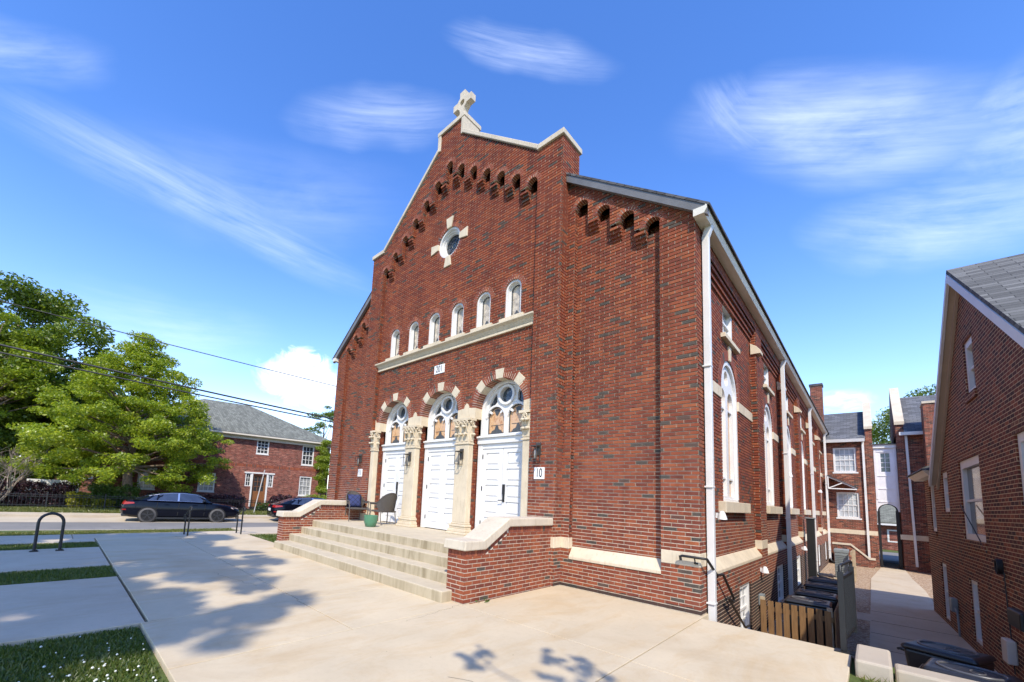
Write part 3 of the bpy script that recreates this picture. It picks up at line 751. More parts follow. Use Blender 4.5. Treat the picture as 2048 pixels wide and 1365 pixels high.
for k in range(4):
    a = pi / 2 * k; h = .145
    p = [(.44, -h * .62), (.76, -h), (.76, h), (.44, h * .62)]
    q = [(ROS[0] + x * cos(a) - y * sin(a), ROS[1] + x * sin(a) + y * cos(a)) for x, y in p]
    STN('round_window_stone').prism([FF(u, DP + .035, z) for u, z in q], (0, .12, 0))
# --- door arches, piers, doors
DST = Multi()
def door_ring(c):
    v, mo = VOU('brick_arch'), MOR('arch_mortar')
    a0, a1 = R(7), R(173); n = 39; st = [(39, 53), (82.5, 97.5), (127, 141)]
    da = (a1 - a0) / n
    for i in range(n):
        s, e = a0 + da * i, a0 + da * (i + 1); m = math.degrees((s + e) / 2)
        if any(x - 1 < m < y + 1 for x, y in st): continue
        g0 = .017 / .86 / 2; wedge(v, FF, c, ZC, RI, RO, s + g0, e - g0, DP + .004, DP - .24)
    for x, y in st: wedge(DST('arch_stone'), FF, c, ZC, RI - .004, RO + .004, R(x) - .012, R(y) + .012, DP + .007, DP - .24)
    for i in range(24): wedge(mo, FF, c, ZC, RI + .005, RO + .007, a0 + (a1 - a0) * i / 24, a0 + (a1 - a0) * (i + 1) / 24, DP - .003, DP - .24)
for c in DC: door_ring(c)
PZ = .74                                     # porch floor
PC = [DC[0] - 1.06, (DC[0] + DC[1]) / 2, (DC[1] + DC[2]) / 2, DC[2] + 1.06]
def curl_leaf(mb, c, w, h, out, z, nrm, tan, depth=.05):
    """an acanthus leaf: a strip that climbs the bell and rolls over at its tip"""
    c, nrm, tan = Vector(c), Vector(nrm), Vector(tan); K = 7; rows = []
    for k in range(K + 1):
        t = k / K; zz = h * min(1, t * 1.25) - (max(0, t - .8) * h * 1.1); oo = out * (t ** 2.2); ww = w * (1 - .35 * t * t) * (.75 if k == 0 else 1)
        rows.append((ww / 2, oo, zz))
    th = .022
    for k in range(K):
        (w0, o0, z0), (w1, o1, z1) = rows[k], rows[k + 1]
        P = lambda s, o, zz: c + tan * s + nrm * o + Vector((0, 0, z + zz))
        mb.hexa([P(-w0, o0 - th, z0), P(w0, o0 - th, z0), P(w0 * .8, o0 + th * .4, z0), P(-w0 * .8, o0 + th * .4, z0), P(-w1, o1 - th, z1), P(w1, o1 - th, z1), P(w1 * .8, o1 + th * .4, z1), P(-w1 * .8, o1 + th * .4, z1)])
    w1, o1, z1 = rows[-1]; q = c + nrm * (o1 + .004) + Vector((0, 0, z + z1 + .008))
    mb.tube([q - tan * w1, q - tan * w1 * .3, q + tan * w1 * .3, q + tan * w1], [.02, .034, .034, .02], 8)
def volute(mb, c, r, tan, nrm, w):
    c, tan, nrm = Vector(c), Vector(tan), Vector(nrm); pts = []
    for k in range(16):
        a = k / 15 * 2.6 * pi; rr = r * (1 - .72 * k / 15); pts.append(c + tan * (rr * cos(a)) + Vector((0, 0, rr * sin(a))))
    mb.tube(pts, [w * (1 - .4 * k / 15) for k in range(16)], 6)
def pier(k, c):
    lo, hi = c - .235, c + .235
    if k == 0: lo = XK - HP + .002
    if k == 3: hi = XK + HP - .002
    m = MB(); f, b = .235, .06
    m.fbox(FF, lo, hi, b, f, 1.03, 3.0)
    o = m.build('pier', M['pier'], church, bevel=.012)
    a0 = 0 if k == 0 else 1; a1 = 0 if k == 3 else 1
    bs = MB()
    for z0, z1, e in ((PZ, .80, .10), (.80, .88, .075), (.88, .93, .045), (.93, .985, .06), (.985, 1.03, .02)): bs.fbox(FF, lo - e * a0, hi + e * a1, b, f + e, z0, z1)
    bs.build('pier_base', M['pier'], o, bevel=.016, seg=3)
    cp = MB(); e = .03
    cp.fbox(FF, lo - .025 * a0, hi + .025 * a1, b, f + .025, 3.0, 3.035)
    cp.hexa([FF(lo, b, 3.035), FF(hi, b, 3.035), FF(hi, f, 3.035), FF(lo, f, 3.035), FF(lo - .03 * a0, b, 3.58), FF(hi + .03 * a1, b, 3.58), FF(hi + .03 * a1, f + .03, 3.58), FF(lo - .03 * a0, f + .03, 3.58)])
    cp.fbox(FF, lo - .075 * a0, hi + .075 * a1, b, f + .075, 3.60, 3.66)
    w = hi - lo; nl = 3 if w > .4 else 2
    for tier, (z, h, out) in enumerate(((3.07, .22, .075), (3.26, .22, .10))):
        nn = nl if tier == 0 else nl + (0 if nl == 2 else -1) + 0
        for j in range(nn):
            u = lo + w * (j + .5) / nn; curl_leaf(cp, FF(u, f + .004, 0), .15, h, out, z, (0, -1, 0), (1, 0, 0))
        if a1: curl_leaf(cp, FF(hi + .004, (f + b) / 2, 0), .14, h, out, z, (1, 0, 0), (0, 1, 0))
        if a0: curl_leaf(cp, FF(lo - .004, (f + b) / 2, 0), .14, h, out, z, (-1, 0, 0), (0, 1, 0))
    for j, u in enumerate((lo + .05, (lo + hi) / 2 - .07, (lo + hi) / 2 + .07, hi - .05) if nl == 3 else ((lo + hi) / 2,)):
        volute(cp, FF(u, f + .075, 3.53), .062, (1 if j % 2 else -1, 0, 0), (0, -1, 0), .017)
        cp.bar(FF(u, f + .02, 3.30), FF(u, f + .075, 3.50), .03, .03)
    if a1: volute(cp, FF(hi + .065, f - .03, 3.53), .06, (0, -1, 0), (1, 0, 0), .017)
    cp.build('capital', M['pier'], o, recalc=True)
    ib = MB()
    if k in (1, 2):
        hb = 1.06 - RI
        P = [(c - hb, 3.66), (c + hb, 3.66), (c + hb + .004, ZC + RI * sin(R(7))), (c + 1.06 - RO * cos(R(7)), ZC + RO * sin(R(7)) + .0), (c + .07, 4.03), (c, 4.09), (c - .07, 4.03), (c - 1.06 + RO * cos(R(7)), ZC + RO * sin(R(7))), (c - hb - .004, ZC + RI * sin(R(7)))]
    elif k == 0:
        P = [(lo, 3.66), (c + 1.06 - RI, 3.66), (c + 1.06 - RI, ZC + RI * sin(R(7))), (c + 1.06 - RO * cos(R(7)), ZC + RO * sin(R(7))), (lo, 4.04)]
    else:
        P = [(c - 1.06 + RI, 3.66), (hi, 3.66), (hi, 4.04), (c - 1.06 + RO * cos(R(7)), ZC + RO * sin(R(7))), (c - 1.06 + RI, ZC + RI * sin(R(7)))]
    ib.prism([FF(u, DP + .012, z) for u, z in P], (0, .26, 0))
    ib.build('impost_block', M['pier'], o)
    if k < 3:
        rb = MB(); courses(rb, Fr((hi, 0, 0), (0, 1, 0), (1, 0, 0)), -.035, lambda z: [(-.075, .15)], PZ, 3.66, rev=.05); rb.build('brick_jamb', M['brick'], o, recalc=False)
    if k > 0:
        rb = MB(); courses(rb, Fr((lo, 0, 0), (0, 1, 0), (-1, 0, 0)), -.035, lambda z: [(-.075, .15)], PZ, 3.66, rev=.05); rb.build('brick_jamb', M['brick'], o, recalc=False)
for k, c in enumerate(PC): pier(k, c)
def door(k, c):
    hw = .80; dd = -.135
    fm = MB()                               # frame posts, transom, tracery
    for s in (-1, 1): fm.fbox(FF, *sorted((c + s * .655, c + s * hw)), dd - .06, dd + .035, PZ, 3.02)
    fm.fbox(FF, c - .66, c + .66, dd - .06, dd + .02, 2.90, 3.02)
    fm.fbox(FF, c - hw, c + hw, dd - .06, dd + .07, 3.02, 3.17)
    fm.fbox(FF, c - hw, c + hw, dd - .06, dd + .115, 3.17, 3.215)
    fm.fbox(FF, c - hw, c + hw, dd - .06, dd + .05, 3.215, 3.24)
    fr = fm.build('door_frame', M['white'], church, bevel=.008)
    for s in (-1, 1):
        lf = MB(); u0, u1 = sorted((c + s * .006, c + s * .65))
        z0, z1 = PZ + .02, 2.90
        holes = []; st = .115; n = 5; hh = (z1 - z0 - .14 - .10 * n) / n
        for r_ in range(n):
            b = z0 + .15 + r_ * (hh + .095); holes.append([(u0 + st, b), (u1 - st, b), (u1 - st, b + hh), (u0 + st, b + hh)])
        lf.plate(FF, [(u0, z0), (u1, z0), (u1, z1), (u0, z1)], holes, dd, dd - .045)
        for h in holes:
            (a, b), (e, _), (_, t), _ = h
            lf.poly([FF(a, dd - .028, b), FF(e, dd - .028, b), FF(e, dd - .028, t), FF(a, dd - .028, t)], FF.n)
            m_ = .045
            lf.hexa([FF(a + .012, dd - .027, b + .012), FF(e - .012, dd - .027, b + .012), FF(e - .012, dd - .027, t - .012), FF(a + .012, dd - .027, t - .012), FF(a + m_, dd - .006, b + m_), FF(e - m_, dd - .006, b + m_), FF(e - m_, dd - .006, t - m_), FF(a + m_, dd - .006, t - m_)])
        d = lf.build('door', M['white'], church, recalc=False)
        hg = MB()
        for z in (1.0, 1.85, 2.65): hg.fbox(FF, c + s * .652 - .014, c + s * .652 + .014, dd, dd + .02, z, z + .11)
        hg.build('hinge', M['black'], d)
        if s == 1 and k != 1:
            hd = MB(); u = u0 + .055
            hd.fbox(FF, u - .033, u + .033, dd, dd + .03, 1.78, 2.02)
            hd.fbox(FF, u - .028, u + .028, dd, dd + .02, 1.60, 1.781); hd.tube([FF(u, dd, 1.64), FF(u, dd + .07, 1.64), FF(u - .11, dd + .075, 1.635)], .012, 8)
            hd.build('door_handle', M['black'], d, bevel=.004)
    # fanlight with two lancets and a roundel
    d0 = dd - .02; zb = 3.24; tr = MB()
    outer = arch_pts(c, RI + .01, zb, ZC, 26)
    def lan(x): return arch_pts(x, .272, zb + .04, 3.70, 12)
    sp1 = [(c - .60, ZC + .04), (c - .50, ZC + .16), (c - .40, ZC + .17), (c - .315, ZC + .25), (c - .325, ZC + .42), (c - .36, ZC + .50), (c - .48, ZC + .37), (c - .57, ZC + .22)]
    sp2 = [(2 * c - u, z) for u, z in sp1][::-1]
    lw = [(c - .085, ZC + .035), (c, ZC + .10), (c + .085, ZC + .035), (c + .05, ZC + .0), (c, ZC - .13), (c - .05, ZC + .0)][::-1]
    tr.plate(FF, outer, [lan(c - .332), lan(c + .332), circ(c, ZC + .40, .195, 22), sp1, sp2], d0 - .06, d0 - .13)
    # raised ribs: outer moulding, roundel rim, lancet hoods with cusps
    n = 22
    for i in range(n): wedge(tr, FF, c, ZC, RI - .085, RI + .006, pi * i / n, pi * (i + 1) / n, d0 + .03, d0 - .08)
    for s in (-1, 1): tr.fbox(FF, *sorted((c + s * (RI - .085), c + s * (RI + .006))), d0 - .08, d0 + .03, zb, ZC)
    for i in range(n): wedge(tr, FF, c, ZC + .40, .195, .255, 2 * pi * i / n, 2 * pi * (i + 1) / n, d0 + .0, d0 - .09)
    for s in (-1, 1):
        x = c + s * .332
        for i in range(12): wedge(tr, FF, x, 3.70, .272, .32, pi * i / 12, pi * (i + 1) / 12, d0 - .025, d0 - .09)
        for a_ in (R(38), R(142)):
            wedge(tr, FF, x, 3.70, .17, .275, a_ - .12, a_ + .12, d0 - .045, d0 - .09)
    tr.fbox(FF, c - .045, c + .045, d0 - .09, d0 - .02, zb, 3.80)
    tw = tr.build('fanlight', M['white'], church, recalc=True)
    for s in (-1, 1):
        x = c + s * .332
        g = MB(); g.poly([FF(u, d0 - .10, z) for u, z in lan(x)], FF.n); g.build('pane', M['stained'], tw, recalc=False)
        l = MB(); arch_frame(l, FF, x, zb + .04, 3.70, .273, .248, d0 - .085, d0 - .097, 12, .03)
        B = [(x - .19, zb + .07), (x + .19, zb + .07), (x + .15, zb + .13), (x + .07, zb + .16), (x + .045, zb + .23), (x, zb + .29), (x - .045, zb + .23), (x - .07, zb + .16), (x - .15, zb + .13)]
        l.poly([FF(u, d0 - .092, z) for u, z in B], FF.n)
        T = [(x - .09, 3.90), (x - .05, 3.80), (x, 3.74), (x + .05, 3.80), (x + .09, 3.90), (x, 3.93)]
        l.poly([FF(u, d0 - .092, z) for u, z in T], FF.n)
        for z in (3.50,): l.fbox(FF, x - .2, x + .2, d0 - .099, d0 - .094, z, z + .012)
        l.build('leading', M['lead'], tw, recalc=False)
    g = MB(); g.poly([FF(u, d0 - .125, z) for u, z in arch_pts(c, RI, 3.72, ZC, 20)], FF.n); g.build('roundel_pane', M['stdark'], tw, recalc=False)
for k, c in enumerate(DC): door(k, c)
DST.build(M['stone'], bevel=.006)
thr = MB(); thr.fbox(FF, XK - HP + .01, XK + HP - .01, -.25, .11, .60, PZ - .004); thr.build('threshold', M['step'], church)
# --- side windows
def sash(parent, fr, u0, u1, z0, z1, d, rows, cols, frame, glassm, fw=.07, depth=.1, sill=None, split=True, name='window', sillm=None, bar=.022, head=0):
    w = MB(); uc = (u0 + u1) / 2
    for a, b in ((u0, u0 + fw), (u1 - fw, u1)): w.fbox(fr, a, b, d - depth, d, z0, z1)
    w.fbox(fr, u0 + fw, u1 - fw, d - depth, d, z1 - fw - head, z1); w.fbox(fr, u0 + fw, u1 - fw, d - depth, d - .003, z0, z0 + fw * .9)
    zi0, zi1, ui0, ui1 = z0 + fw * .9, z1 - fw - head, u0 + fw, u1 - fw
    if split:
        zm = (zi0 + zi1) / 2; w.fbox(fr, ui0, ui1, d - depth * .9, d - depth * .35, zm - .025, zm + .025)
    for k in range(1, cols):
        u = ui0 + (ui1 - ui0) * k / cols; w.fbox(fr, u - bar / 2, u + bar / 2, d - depth * .9, d - depth * .55, zi0, zi1)
    for k in range(1, rows):
        z = zi0 + (zi1 - zi0) * k / rows
        if split and abs(z - (zi0 + zi1) / 2) < .03: continue
        w.fbox(fr, ui0, ui1, d - depth * .88, d - depth * .57, z - bar / 2, z + bar / 2)
    o = w.build(name, frame, parent)
    g = MB(); g.poly([fr(ui0, d - depth * .8, zi0), fr(ui1, d - depth * .8, zi0), fr(ui1, d - depth * .8, zi1), fr(ui0, d - depth * .8, zi1)], fr.n); g.build('pane', glassm, o, recalc=False)
    if sill:
        s = MB(); s.fbox(fr, u0 - sill[0], u1 + sill[0], d - depth, d + sill[1], z0 - sill[2], z0 - .002); s.build('sill', sillm or frame, o, bevel=.006)
    return o
for c in SWC:
    w = MB(); d = DQ - .04
    tr = arch_pts(c, SR - .004, SZ0, SZS, 22)
    lan = lambda x: arch_pts(x, .235, SZ0 + .12, 4.10, 10)
    w.plate(FS, tr, [lan(c - .33), lan(c + .33), circ(c, 4.62, .17, 18)], d - .03, d - .12)
    arch_frame(w, FS, c, SZ0, SZS, SR, SR - .10, d + .02, d - .12, 20, .06)
    for s in (-1, 1):
        for z in (2.35, 3.9): w.fbox(FS, c + s * .33 - .235, c + s * .33 + .235, d - .1, d - .05, z, z + .04)
    o = w.build('arched_window', M['white'], church)
    g = MB(); g.poly([FS(u, d - .10, z) for u, z in arch_pts(c, SR - .05, SZ0, SZS, 18)], FS.n); g.build('pane', M['stained'], o, recalc=False)
    s = MB(); s.fbox(FS, c - 1.2 + .05, c + 1.15, DQ - .1, DQ + .13, 1.64, 1.86); s.build('sill', M['stone'], o, bevel=.01)
    sash(church, FS, c - .50, c + .50, 5.46, 6.36, DQ - .03, 2, 2, M['white'], M['glasslt'], .09, .12, (.20, .12, .10), name='upper_window', sillm=M['stone'], split=True, bar=.03)
for a, b in bwin: sash(church, FS, a, b, -.95, .13, -.04, 4, 3, M['white'], M['glassgrey'], .08, .1, None, name='basement_window', bar=.025)
arches = VOU.build(M['voussoir'])
MOR.build(M['mortar'], arches)
STN.build(M['stone'], bevel=.008)
# ------------------------------------------------------------------ entrance steps
steps = thing('entrance_steps', (XK, -1.5, 0), 'wide concrete entrance steps with brick cheek walls below the white church doors', 'steps')
RZ = [(-2.98, 0, .177), (-2.55, .177, .365), (-2.21, .365, .553), (-1.885, .553, PZ)]
for k, (y, z0, z1) in enumerate(RZ):
    s = MB(); x0, x1 = (-9.80, -3.02) if k else (-9.74, -2.86)
    s.box(x0, x1, y, -.05 if k == 3 else RZ[k + 1][0] + .02, -.05, z1)
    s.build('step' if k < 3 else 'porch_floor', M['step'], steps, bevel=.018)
def cheek(x0, x1, sg):
    b = MB(); gj = MB(); fr = Fr((x1, 0, 0), (0, 1, 0), (1, 0, 0)); fl = Fr((x0, 0, 0), (0, 1, 0), (-1, 0, 0)); ff = Fr((0, -2.75, 0), (1, 0, 0), (0, -1, 0))
    yb = -DB + .002
    def iv(z):
        if z <= .73: return [(-2.75, yb)]
        y = -2.27 + (z - .73) * (.64 / .36); return [(y, yb)] if y < yb - .1 else []
    for f in (fr, fl): courses(b, f, 0, iv, -.04, 1.09, rev=.05, groove=gj)
    courses(b, ff, 0, lambda z: [(x0, x1)], -.04, .73, rev=.05, groove=gj)
    o = b.build('cheek_wall', M['cheekbrick'], steps, recalc=False); gj.build('bed_joints', M['groove'], o, recalc=False)
    k = MB(); t = .012                        # rowlock course that follows the coping
    def row(p, q, hgt=.10):
        (y0, z0), (y1, z1) = p, q; L = math.hypot(y1 - y0, z1 - z0); n = max(1, round(L / .072)); dy, dz = (y1 - y0) / L, (z1 - z0) / L; ny, nz = -dz, dy
        for i in range(n):
            a, e = L * i / n + .005, L * (i + 1) / n - .005
            P = [(y0 + dy * a, z0 + dz * a), (y0 + dy * e, z0 + dz * e)]
            for xs, s_ in ((x1 + .003, -.06), (x0 - .003, .06)):
                k.prism([(xs, P[0][0], P[0][1]), (xs, P[1][0], P[1][1]), (xs, P[1][0] + ny * hgt, P[1][1] + nz * hgt), (xs, P[0][0] + ny * hgt, P[0][1] + nz * hgt)], (s_, 0, 0))
    row((-2.745, .73), (-2.32, .73)); row((-2.30, .735), (-1.69, 1.085)); row((-1.655, 1.09), (yb, 1.09))
    nf = 5
    for i in range(nf): k.box(x0 + (x1 - x0) * i / nf + .005, x0 + (x1 - x0) * (i + 1) / nf - .005, -2.753, -2.70, .73, .83)
    k.build('rowlock', M['voussoir'], o)
    m_ = MB(); m_.prism([(x0 + .006, -2.742, .70), (x0 + .006, -2.28, .70), (x0 + .006, -1.66, 1.06), (x0 + .006, yb, 1.06), (x0 + .006, yb, 1.19), (x0 + .006, -1.68, 1.19), (x0 + .006, -2.32, .83), (x0 + .006, -2.742, .83)], (x1 - x0 - .012, 0, 0)); m_.build('mortar_bed', M['mortar'], o)
    c = MB(); e = .055
    prof = [(-2.82, .83), (-2.30, .83), (-1.66, 1.195), (yb - .0, 1.195), (yb, 1.345), (-1.70, 1.345), (-2.36, .985), (-2.80, .985)]
    c.prism([(x0 - e, y, z) for y, z in prof], (x1 - x0 + 2 * e, 0, 0)); c.build('coping', M['cast'], o, bevel=.022, seg=3)
cheek(-2.995, -2.60, 1); cheek(-10.17, -9.79, -1)

# ------------------------------------------------------------------ lanterns, number plaques
def lantern(u, d, zt, label):
    th = thing('wall_lantern', FF(u, d, zt - .2), label, 'wall lantern', 'black box lanterns on the church front')
    o = MB(); h, w, dp = .36, .145, .15
    o.fbox(FF, u - .04, u + .075, d, d + .025, zt - .20, zt + .06); o.fbox(FF, u - .025, u + .05, d + .02, d + .07, zt - .02, zt + .015)
    b = MB(); z0, z1 = zt - .34, zt - .015; t = .012
    for su in (u - w / 2, u + w / 2 - t):
        for sd in (d + .025, d + .025 + dp - t): b.fbox(FF, su, su + t, sd, sd + t, z0, z1)
    for z in (z0, z1 - t):
        b.fbox(FF, u - w / 2 + t, u + w / 2 - t, d + .025, d + .025 + t, z, z + t); b.fbox(FF, u - w / 2 + t, u + w / 2 - t, d + .025 + dp - t, d + .025 + dp, z, z + t)
        for su in (u - w / 2, u + w / 2 - t): b.fbox(FF, su, su + t, d + .025 + t, d + .025 + dp - t, z, z + t)
    b.fbox(FF, u - w / 2 + .004, u + w / 2 - .004, d + .029, d + .021 + dp, z1, z1 + .012)
    o.build('bracket', M['bronze'], th); b.build('cage', M['bronze'], th)
    g = MB(); g.fbox(FF, u - w / 2 + .018, u + w / 2 - .018, d + .045, d + .02, z0 + .02, z1 - .02) if 0 else g.lathe([(.022, 0), (.03, .02), (.03, .16), (.016, .19)], FF(u, d + .10, z0 + .06), 10)
    g.build('bulb_tube', M['lampglass'], th, smooth=50)
lantern(-2.96, DB, 2.84, 'black box lantern above the white 10 plaque, right of the doors')
lantern(-10.0, DB, 2.84, 'black box lantern above the white 11 plaque, left of the doors')
lantern((DC[0] + DC[1]) / 2, .235, 2.82, 'black box lantern on the stone pier between the left and middle white doors')
lantern((DC[1] + DC[2]) / 2, .235, 2.82, 'black box lantern on the stone pier between the middle and right white doors')
def plaque(u, d, z, w, h, txt, size, label, sx=.62):
    th = thing('number_plaque', FF(u, d, z), label, 'house number', None)
    b = MB(); b.fbox(FF, u - w / 2, u + w / 2, d, d + .018, z - h / 2, z + h / 2); b.build('backing_plate', M['signwhite'], th, bevel=.003)
    text_mesh(txt, size, FF, u, d + .02, z, M['black'], th, 'numeral', sx)
plaque(-2.91, DB + .001, 2.255, .255, .25, '10', .27, 'square white plaque with black number 10 under the right hand lantern')
plaque(-9.965, DB + .001, 2.28, .255, .25, '11', .27, 'square white plaque with black number 11 under the left hand lantern')
plaque(-6.435, DP + .001, 5.22, .42, .25, '201', .27, 'white plaque with black number 201 high above the middle door', .66)

# ------------------------------------------------------------------ chairs, pillows, pot
def wicker_chair(loc, rz, label):
    th = thing('wicker_chair', loc, label, 'chair', 'wicker armchairs on the porch', rz)
    w, dp = .29, .29                          # local: faces +x
    s = MB(); s.box(-dp, dp, -w + .02, w - .02, .36, .41); s.build('seat', M['wicker'], th, local=True, bevel=.02)
    # one woven shell: back curving round into the arms
    sh = MB(); K = 20; top = []; bot = []
    for k in range(K + 1):
        a = -1 + 2 * k / K
        ang = a * 1.75
        rx, ry = .31, .32
        if abs(a) < .58: x, y = -dp - .0 - .04 + (1 - cos(ang)) * .30 - .0, sin(ang) * ry
        else:
            f = (abs(a) - .58) / .42; x, y = -dp - .04 + (1 - cos(1.015)) * .30 + f * .46, (1 if a > 0 else -1) * (.272 + .045 * f)
        zt = .62 + .30 * max(0, 1 - (abs(a) / .62) ** 2.2) ** .8 if abs(a) < .62 else .62 - .01 * (abs(a) - .62)
        lean = -.20 * max(0, (zt - .62) / .3)
        zb = .38 if abs(a) < .52 else .38 + .19 * min(1, (abs(a) - .52) / .16)
        top.append(Vector((x + lean, y, zt))); bot.append(Vector((x, y * .97, zb)))
    for k in range(K):
        sh.hexa([bot[k], bot[k + 1], bot[k + 1] + Vector((.025, 0, 0)), bot[k] + Vector((.025, 0, 0)), top[k], top[k + 1], top[k + 1] + Vector((.025, 0, 0)), top[k] + Vector((.025, 0, 0))])
    sh.tube([p + Vector((.012, 0, 0)) for p in top], .018, 6)
    sh.build('woven_back', M['wicker'], th, local=True)
    for sx, sy in ((1, 1), (1, -1), (-1, 1), (-1, -1)):
        l = MB()
        if sx > 0: l.tube([(dp - .02, sy * (w + .015), .62), (dp - .01, sy * w, .40), (dp + .01, sy * w, 0)], .016, 6)
        else: l.tube([(-dp + .02, sy * (w - .06), .40), (-dp - .02, sy * (w - .05), .2), (-dp - .09, sy * (w - .05), 0)], .016, 6)
        l.build('leg', M['wframe'], th, local=True, smooth=60)
    return th
def pillow(loc, rz, label, tilt):
    p = MB(); n = 8; w = .22; rows = []
    for i in range(n + 1):
        for j in range(n + 1):
            a, b = -1 + 2 * i / n, -1 + 2 * j / n; t = .075 * (max(0, (1 - a ** 4) * (1 - b ** 4))) ** .5; sc = 1 - .05 * (1 - abs(a * b))
            rows.append((a * w * (1 - .06 * (1 - b * b)), b * w * (1 - .06 * (1 - a * a)), t))
    N = n + 1
    for s in (1, -1):
        base = len(p.v)
        for y, z, t in rows: p.v.append(Vector((s * t, y, z + w)))
        for i in range(n):
            for j in range(n): q = (base + i * N + j, base + (i + 1) * N + j, base + (i + 1) * N + j + 1, base + i * N + j + 1); p.f.append(q if s > 0 else q[::-1])
    t = NT('navy_diamond_fabric'); c = t.coord(); r2 = t.map(c, (1, 1, 1), (R(45), 0, 0)); sp = t.n('ShaderNodeSeparateXYZ', i={0: r2})
    g1 = t.math('ABSOLUTE', t.math('SUBTRACT', t.math('FRACT', t.math('MULTIPLY', sp.outputs[1], 9)), .5)); g2 = t.math('ABSOLUTE', t.math('SUBTRACT', t.math('FRACT', t.math('MULTIPLY', sp.outputs[2], 9)), .5))
    lin = t.math('LESS_THAN', t.math('MINIMUM', g1, g2), .07)
    m = t.done(t.mix(lin, (.030, .042, .13), (.010, .012, .03)), .9, t.bump(t.noise(c, 90, 3), .3, .004))
    o = p.build('throw_pillow', m, None, smooth=True, local=True, weld=True)
    o.location = loc; o.rotation_euler = (0, tilt, rz)
    return tag(o, label, 'pillow', 'navy pillows on the wicker chairs')
wicker_chair((-9.42, -.66, PZ), R(-14), 'grey wicker armchair with a navy pillow, at the far left end of the porch')
pillow((-9.54, -.63, PZ + .41), R(-14), 'navy diamond pattern pillow leaning in the chair at the left end of the porch', R(-20))
wicker_chair((-8.15, -.50, PZ), R(172), 'grey wicker armchair seen from the side in front of the left white door')
pillow((-8.01, -.52, PZ + .41), R(172), 'dark navy pillow half hidden in the chair seen from the side', R(-20))
pot = thing('planter_pot', (-7.52, -1.33, PZ), 'round green glazed plant pot on the porch edge in front of a wicker chair', 'pot')
m = MB(); m.lathe([(.115, 0), (.135, .012), (.175, .12), (.188, .24), (.19, .30), (.182, .305), (.172, .30), (.168, .25), (.0, .245)], (-7.52, -1.33, PZ), 28); m.build('pot', M['green'], pot, smooth=50)
m = MB(); m.lathe([(.160, .248), (.0, .262)], (-7.52, -1.33, PZ), 20); m.build('soil', M['dirt'], pot)

# ------------------------------------------------------------------ terrace, walks, kerbs
GAP = .007
def slabs(name, rects, z0, z1, m):
    s = MB()
    for x0, x1, y0, y1 in rects: s.box(x0 + GAP, x1 - GAP, y0 + GAP, y1 - GAP, z0, z1)
    return tag(s.build(name, m, None, bevel=.006), kind='structure')
xs = [-13.2, -8.3, -4.22]; ys = [-6.55, -4.68, -.0]
pr = []
for x0, x1 in ((-13.2, -8.28), (-8.28, -4.22)):
    pr += [(x0, x1, -6.55, -4.68), (x0, x1, -4.68, -2.6)]
pr += [(-4.22, -2.58, -6.63, -4.72), (-4.22, -2.58, -4.72, -2.6), (-2.58, .04, -6.63, -2.79), (-2.58, .04, -2.79, .3), (.04, 1.72, -6.63, -2.83), (.04, 1.72, -2.83, -.13)]
slabs('terrace', pr, -.16, 0, M['plaza'])
slabs('walk', [(-7.32, -4.22, -9.2, -6.57), (-7.32, -4.22, -12, -9.2), (-11.35, -8.55, -9.2, -6.57), (-11.35, -8.55, -12, -9.2), (-13.2, -12.5, -12, -6.57), (-14.35, -13.22, -7, 20), (-14.35, -13.22, -30, -7), (-15.6, -14.37, -2.4, -.6)], -.2, -.006, M['walk'])
rt = MB()
rt.box(.02, 1.70, -.42, -.145, -1.3, -.165); rt.box(1.76, 2.05, -.95, -.13, -1.3, .12); rt.box(2.07, 12, -.80, -.50, -1.3, .075)
rt = rt.build('retaining_wall', M['kerb'], None, bevel=.025); tag(rt, 'low concrete retaining wall and raised end block beside the black gate', 'retaining wall')
# hairline cracks in the slabs
ck = MB(); rc_ = random.Random(4)
def crack(p, q, n, wob, w=.004):
    pts = []
    for k in range(n + 1):
        t = k / n; pts.append((p[0] + (q[0] - p[0]) * t + rc_.uniform(-wob, wob) * (0 < k < n), p[1] + (q[1] - p[1]) * t + rc_.uniform(-wob, wob) * (0 < k < n)))
    for a, b in zip(pts, pts[1:]):
        d = Vector((b[0] - a[0], b[1] - a[1], 0)).normalized(); s = Vector((-d.y, d.x, 0)) * w * rc_.uniform(.3, .6)
        A, B = Vector((*a, .003)), Vector((*b, .003)); ck.poly([A - s, B - s, B + s, A + s], (0, 0, 1))
crack((-2.62, -2.8), (-2.45, -4.0), 16, .03, .003); crack((-4.25, -6.56), (-7.4, -6.57), 26, .018, .003); crack((-6.9, -5.2), (-5.4, -4.9), 9, .05); crack((.04, -4.3), (-.9, -4.7), 8, .05)
tag(ck.build('hairline_cracks', M['darkgap'], None, recalc=False), kind='structure')
# ------------------------------------------------------------------ ground
th = math.atan(.148); ST, SN, SO = Vector((sin(th), cos(th), 0)), Vector((-cos(th), sin(th), 0)), Vector((-20.95, 0, 0))
def sp(s, D, z): return SO + ST * s + SN * D + Vector((0, 0, z))
def sp2(s, D, z):                           # the street bends straight past the church
    if s <= 8: return sp(s, D, z)
    return sp(8, D, z) + Vector((0, s - 8, 0))
def strip(name, D0, D1, z0, z1, m, s0=-400, s1=400, kind='structure'):
    g = MB(); ks = [s0, 8, s1]
    for a, b in zip(ks, ks[1:]): g.poly([sp2(a, D0, z0), sp2(b, D0, z0), sp2(b, D1, z1), sp2(a, D1, z1)], (0, 0, 1))
    return tag(g.build(name, m, None, recalc=False), kind=kind)
g = MB(); g.poly([(-900, -900, -1.215), (900, -900, -1.215), (900, 900, -1.215), (-900, 900, -1.215)], (0, 0, 1))
tag(g.build('yard_ground', M['gravel'], None, recalc=False), kind='structure')
g = MB(); NK = -4.80
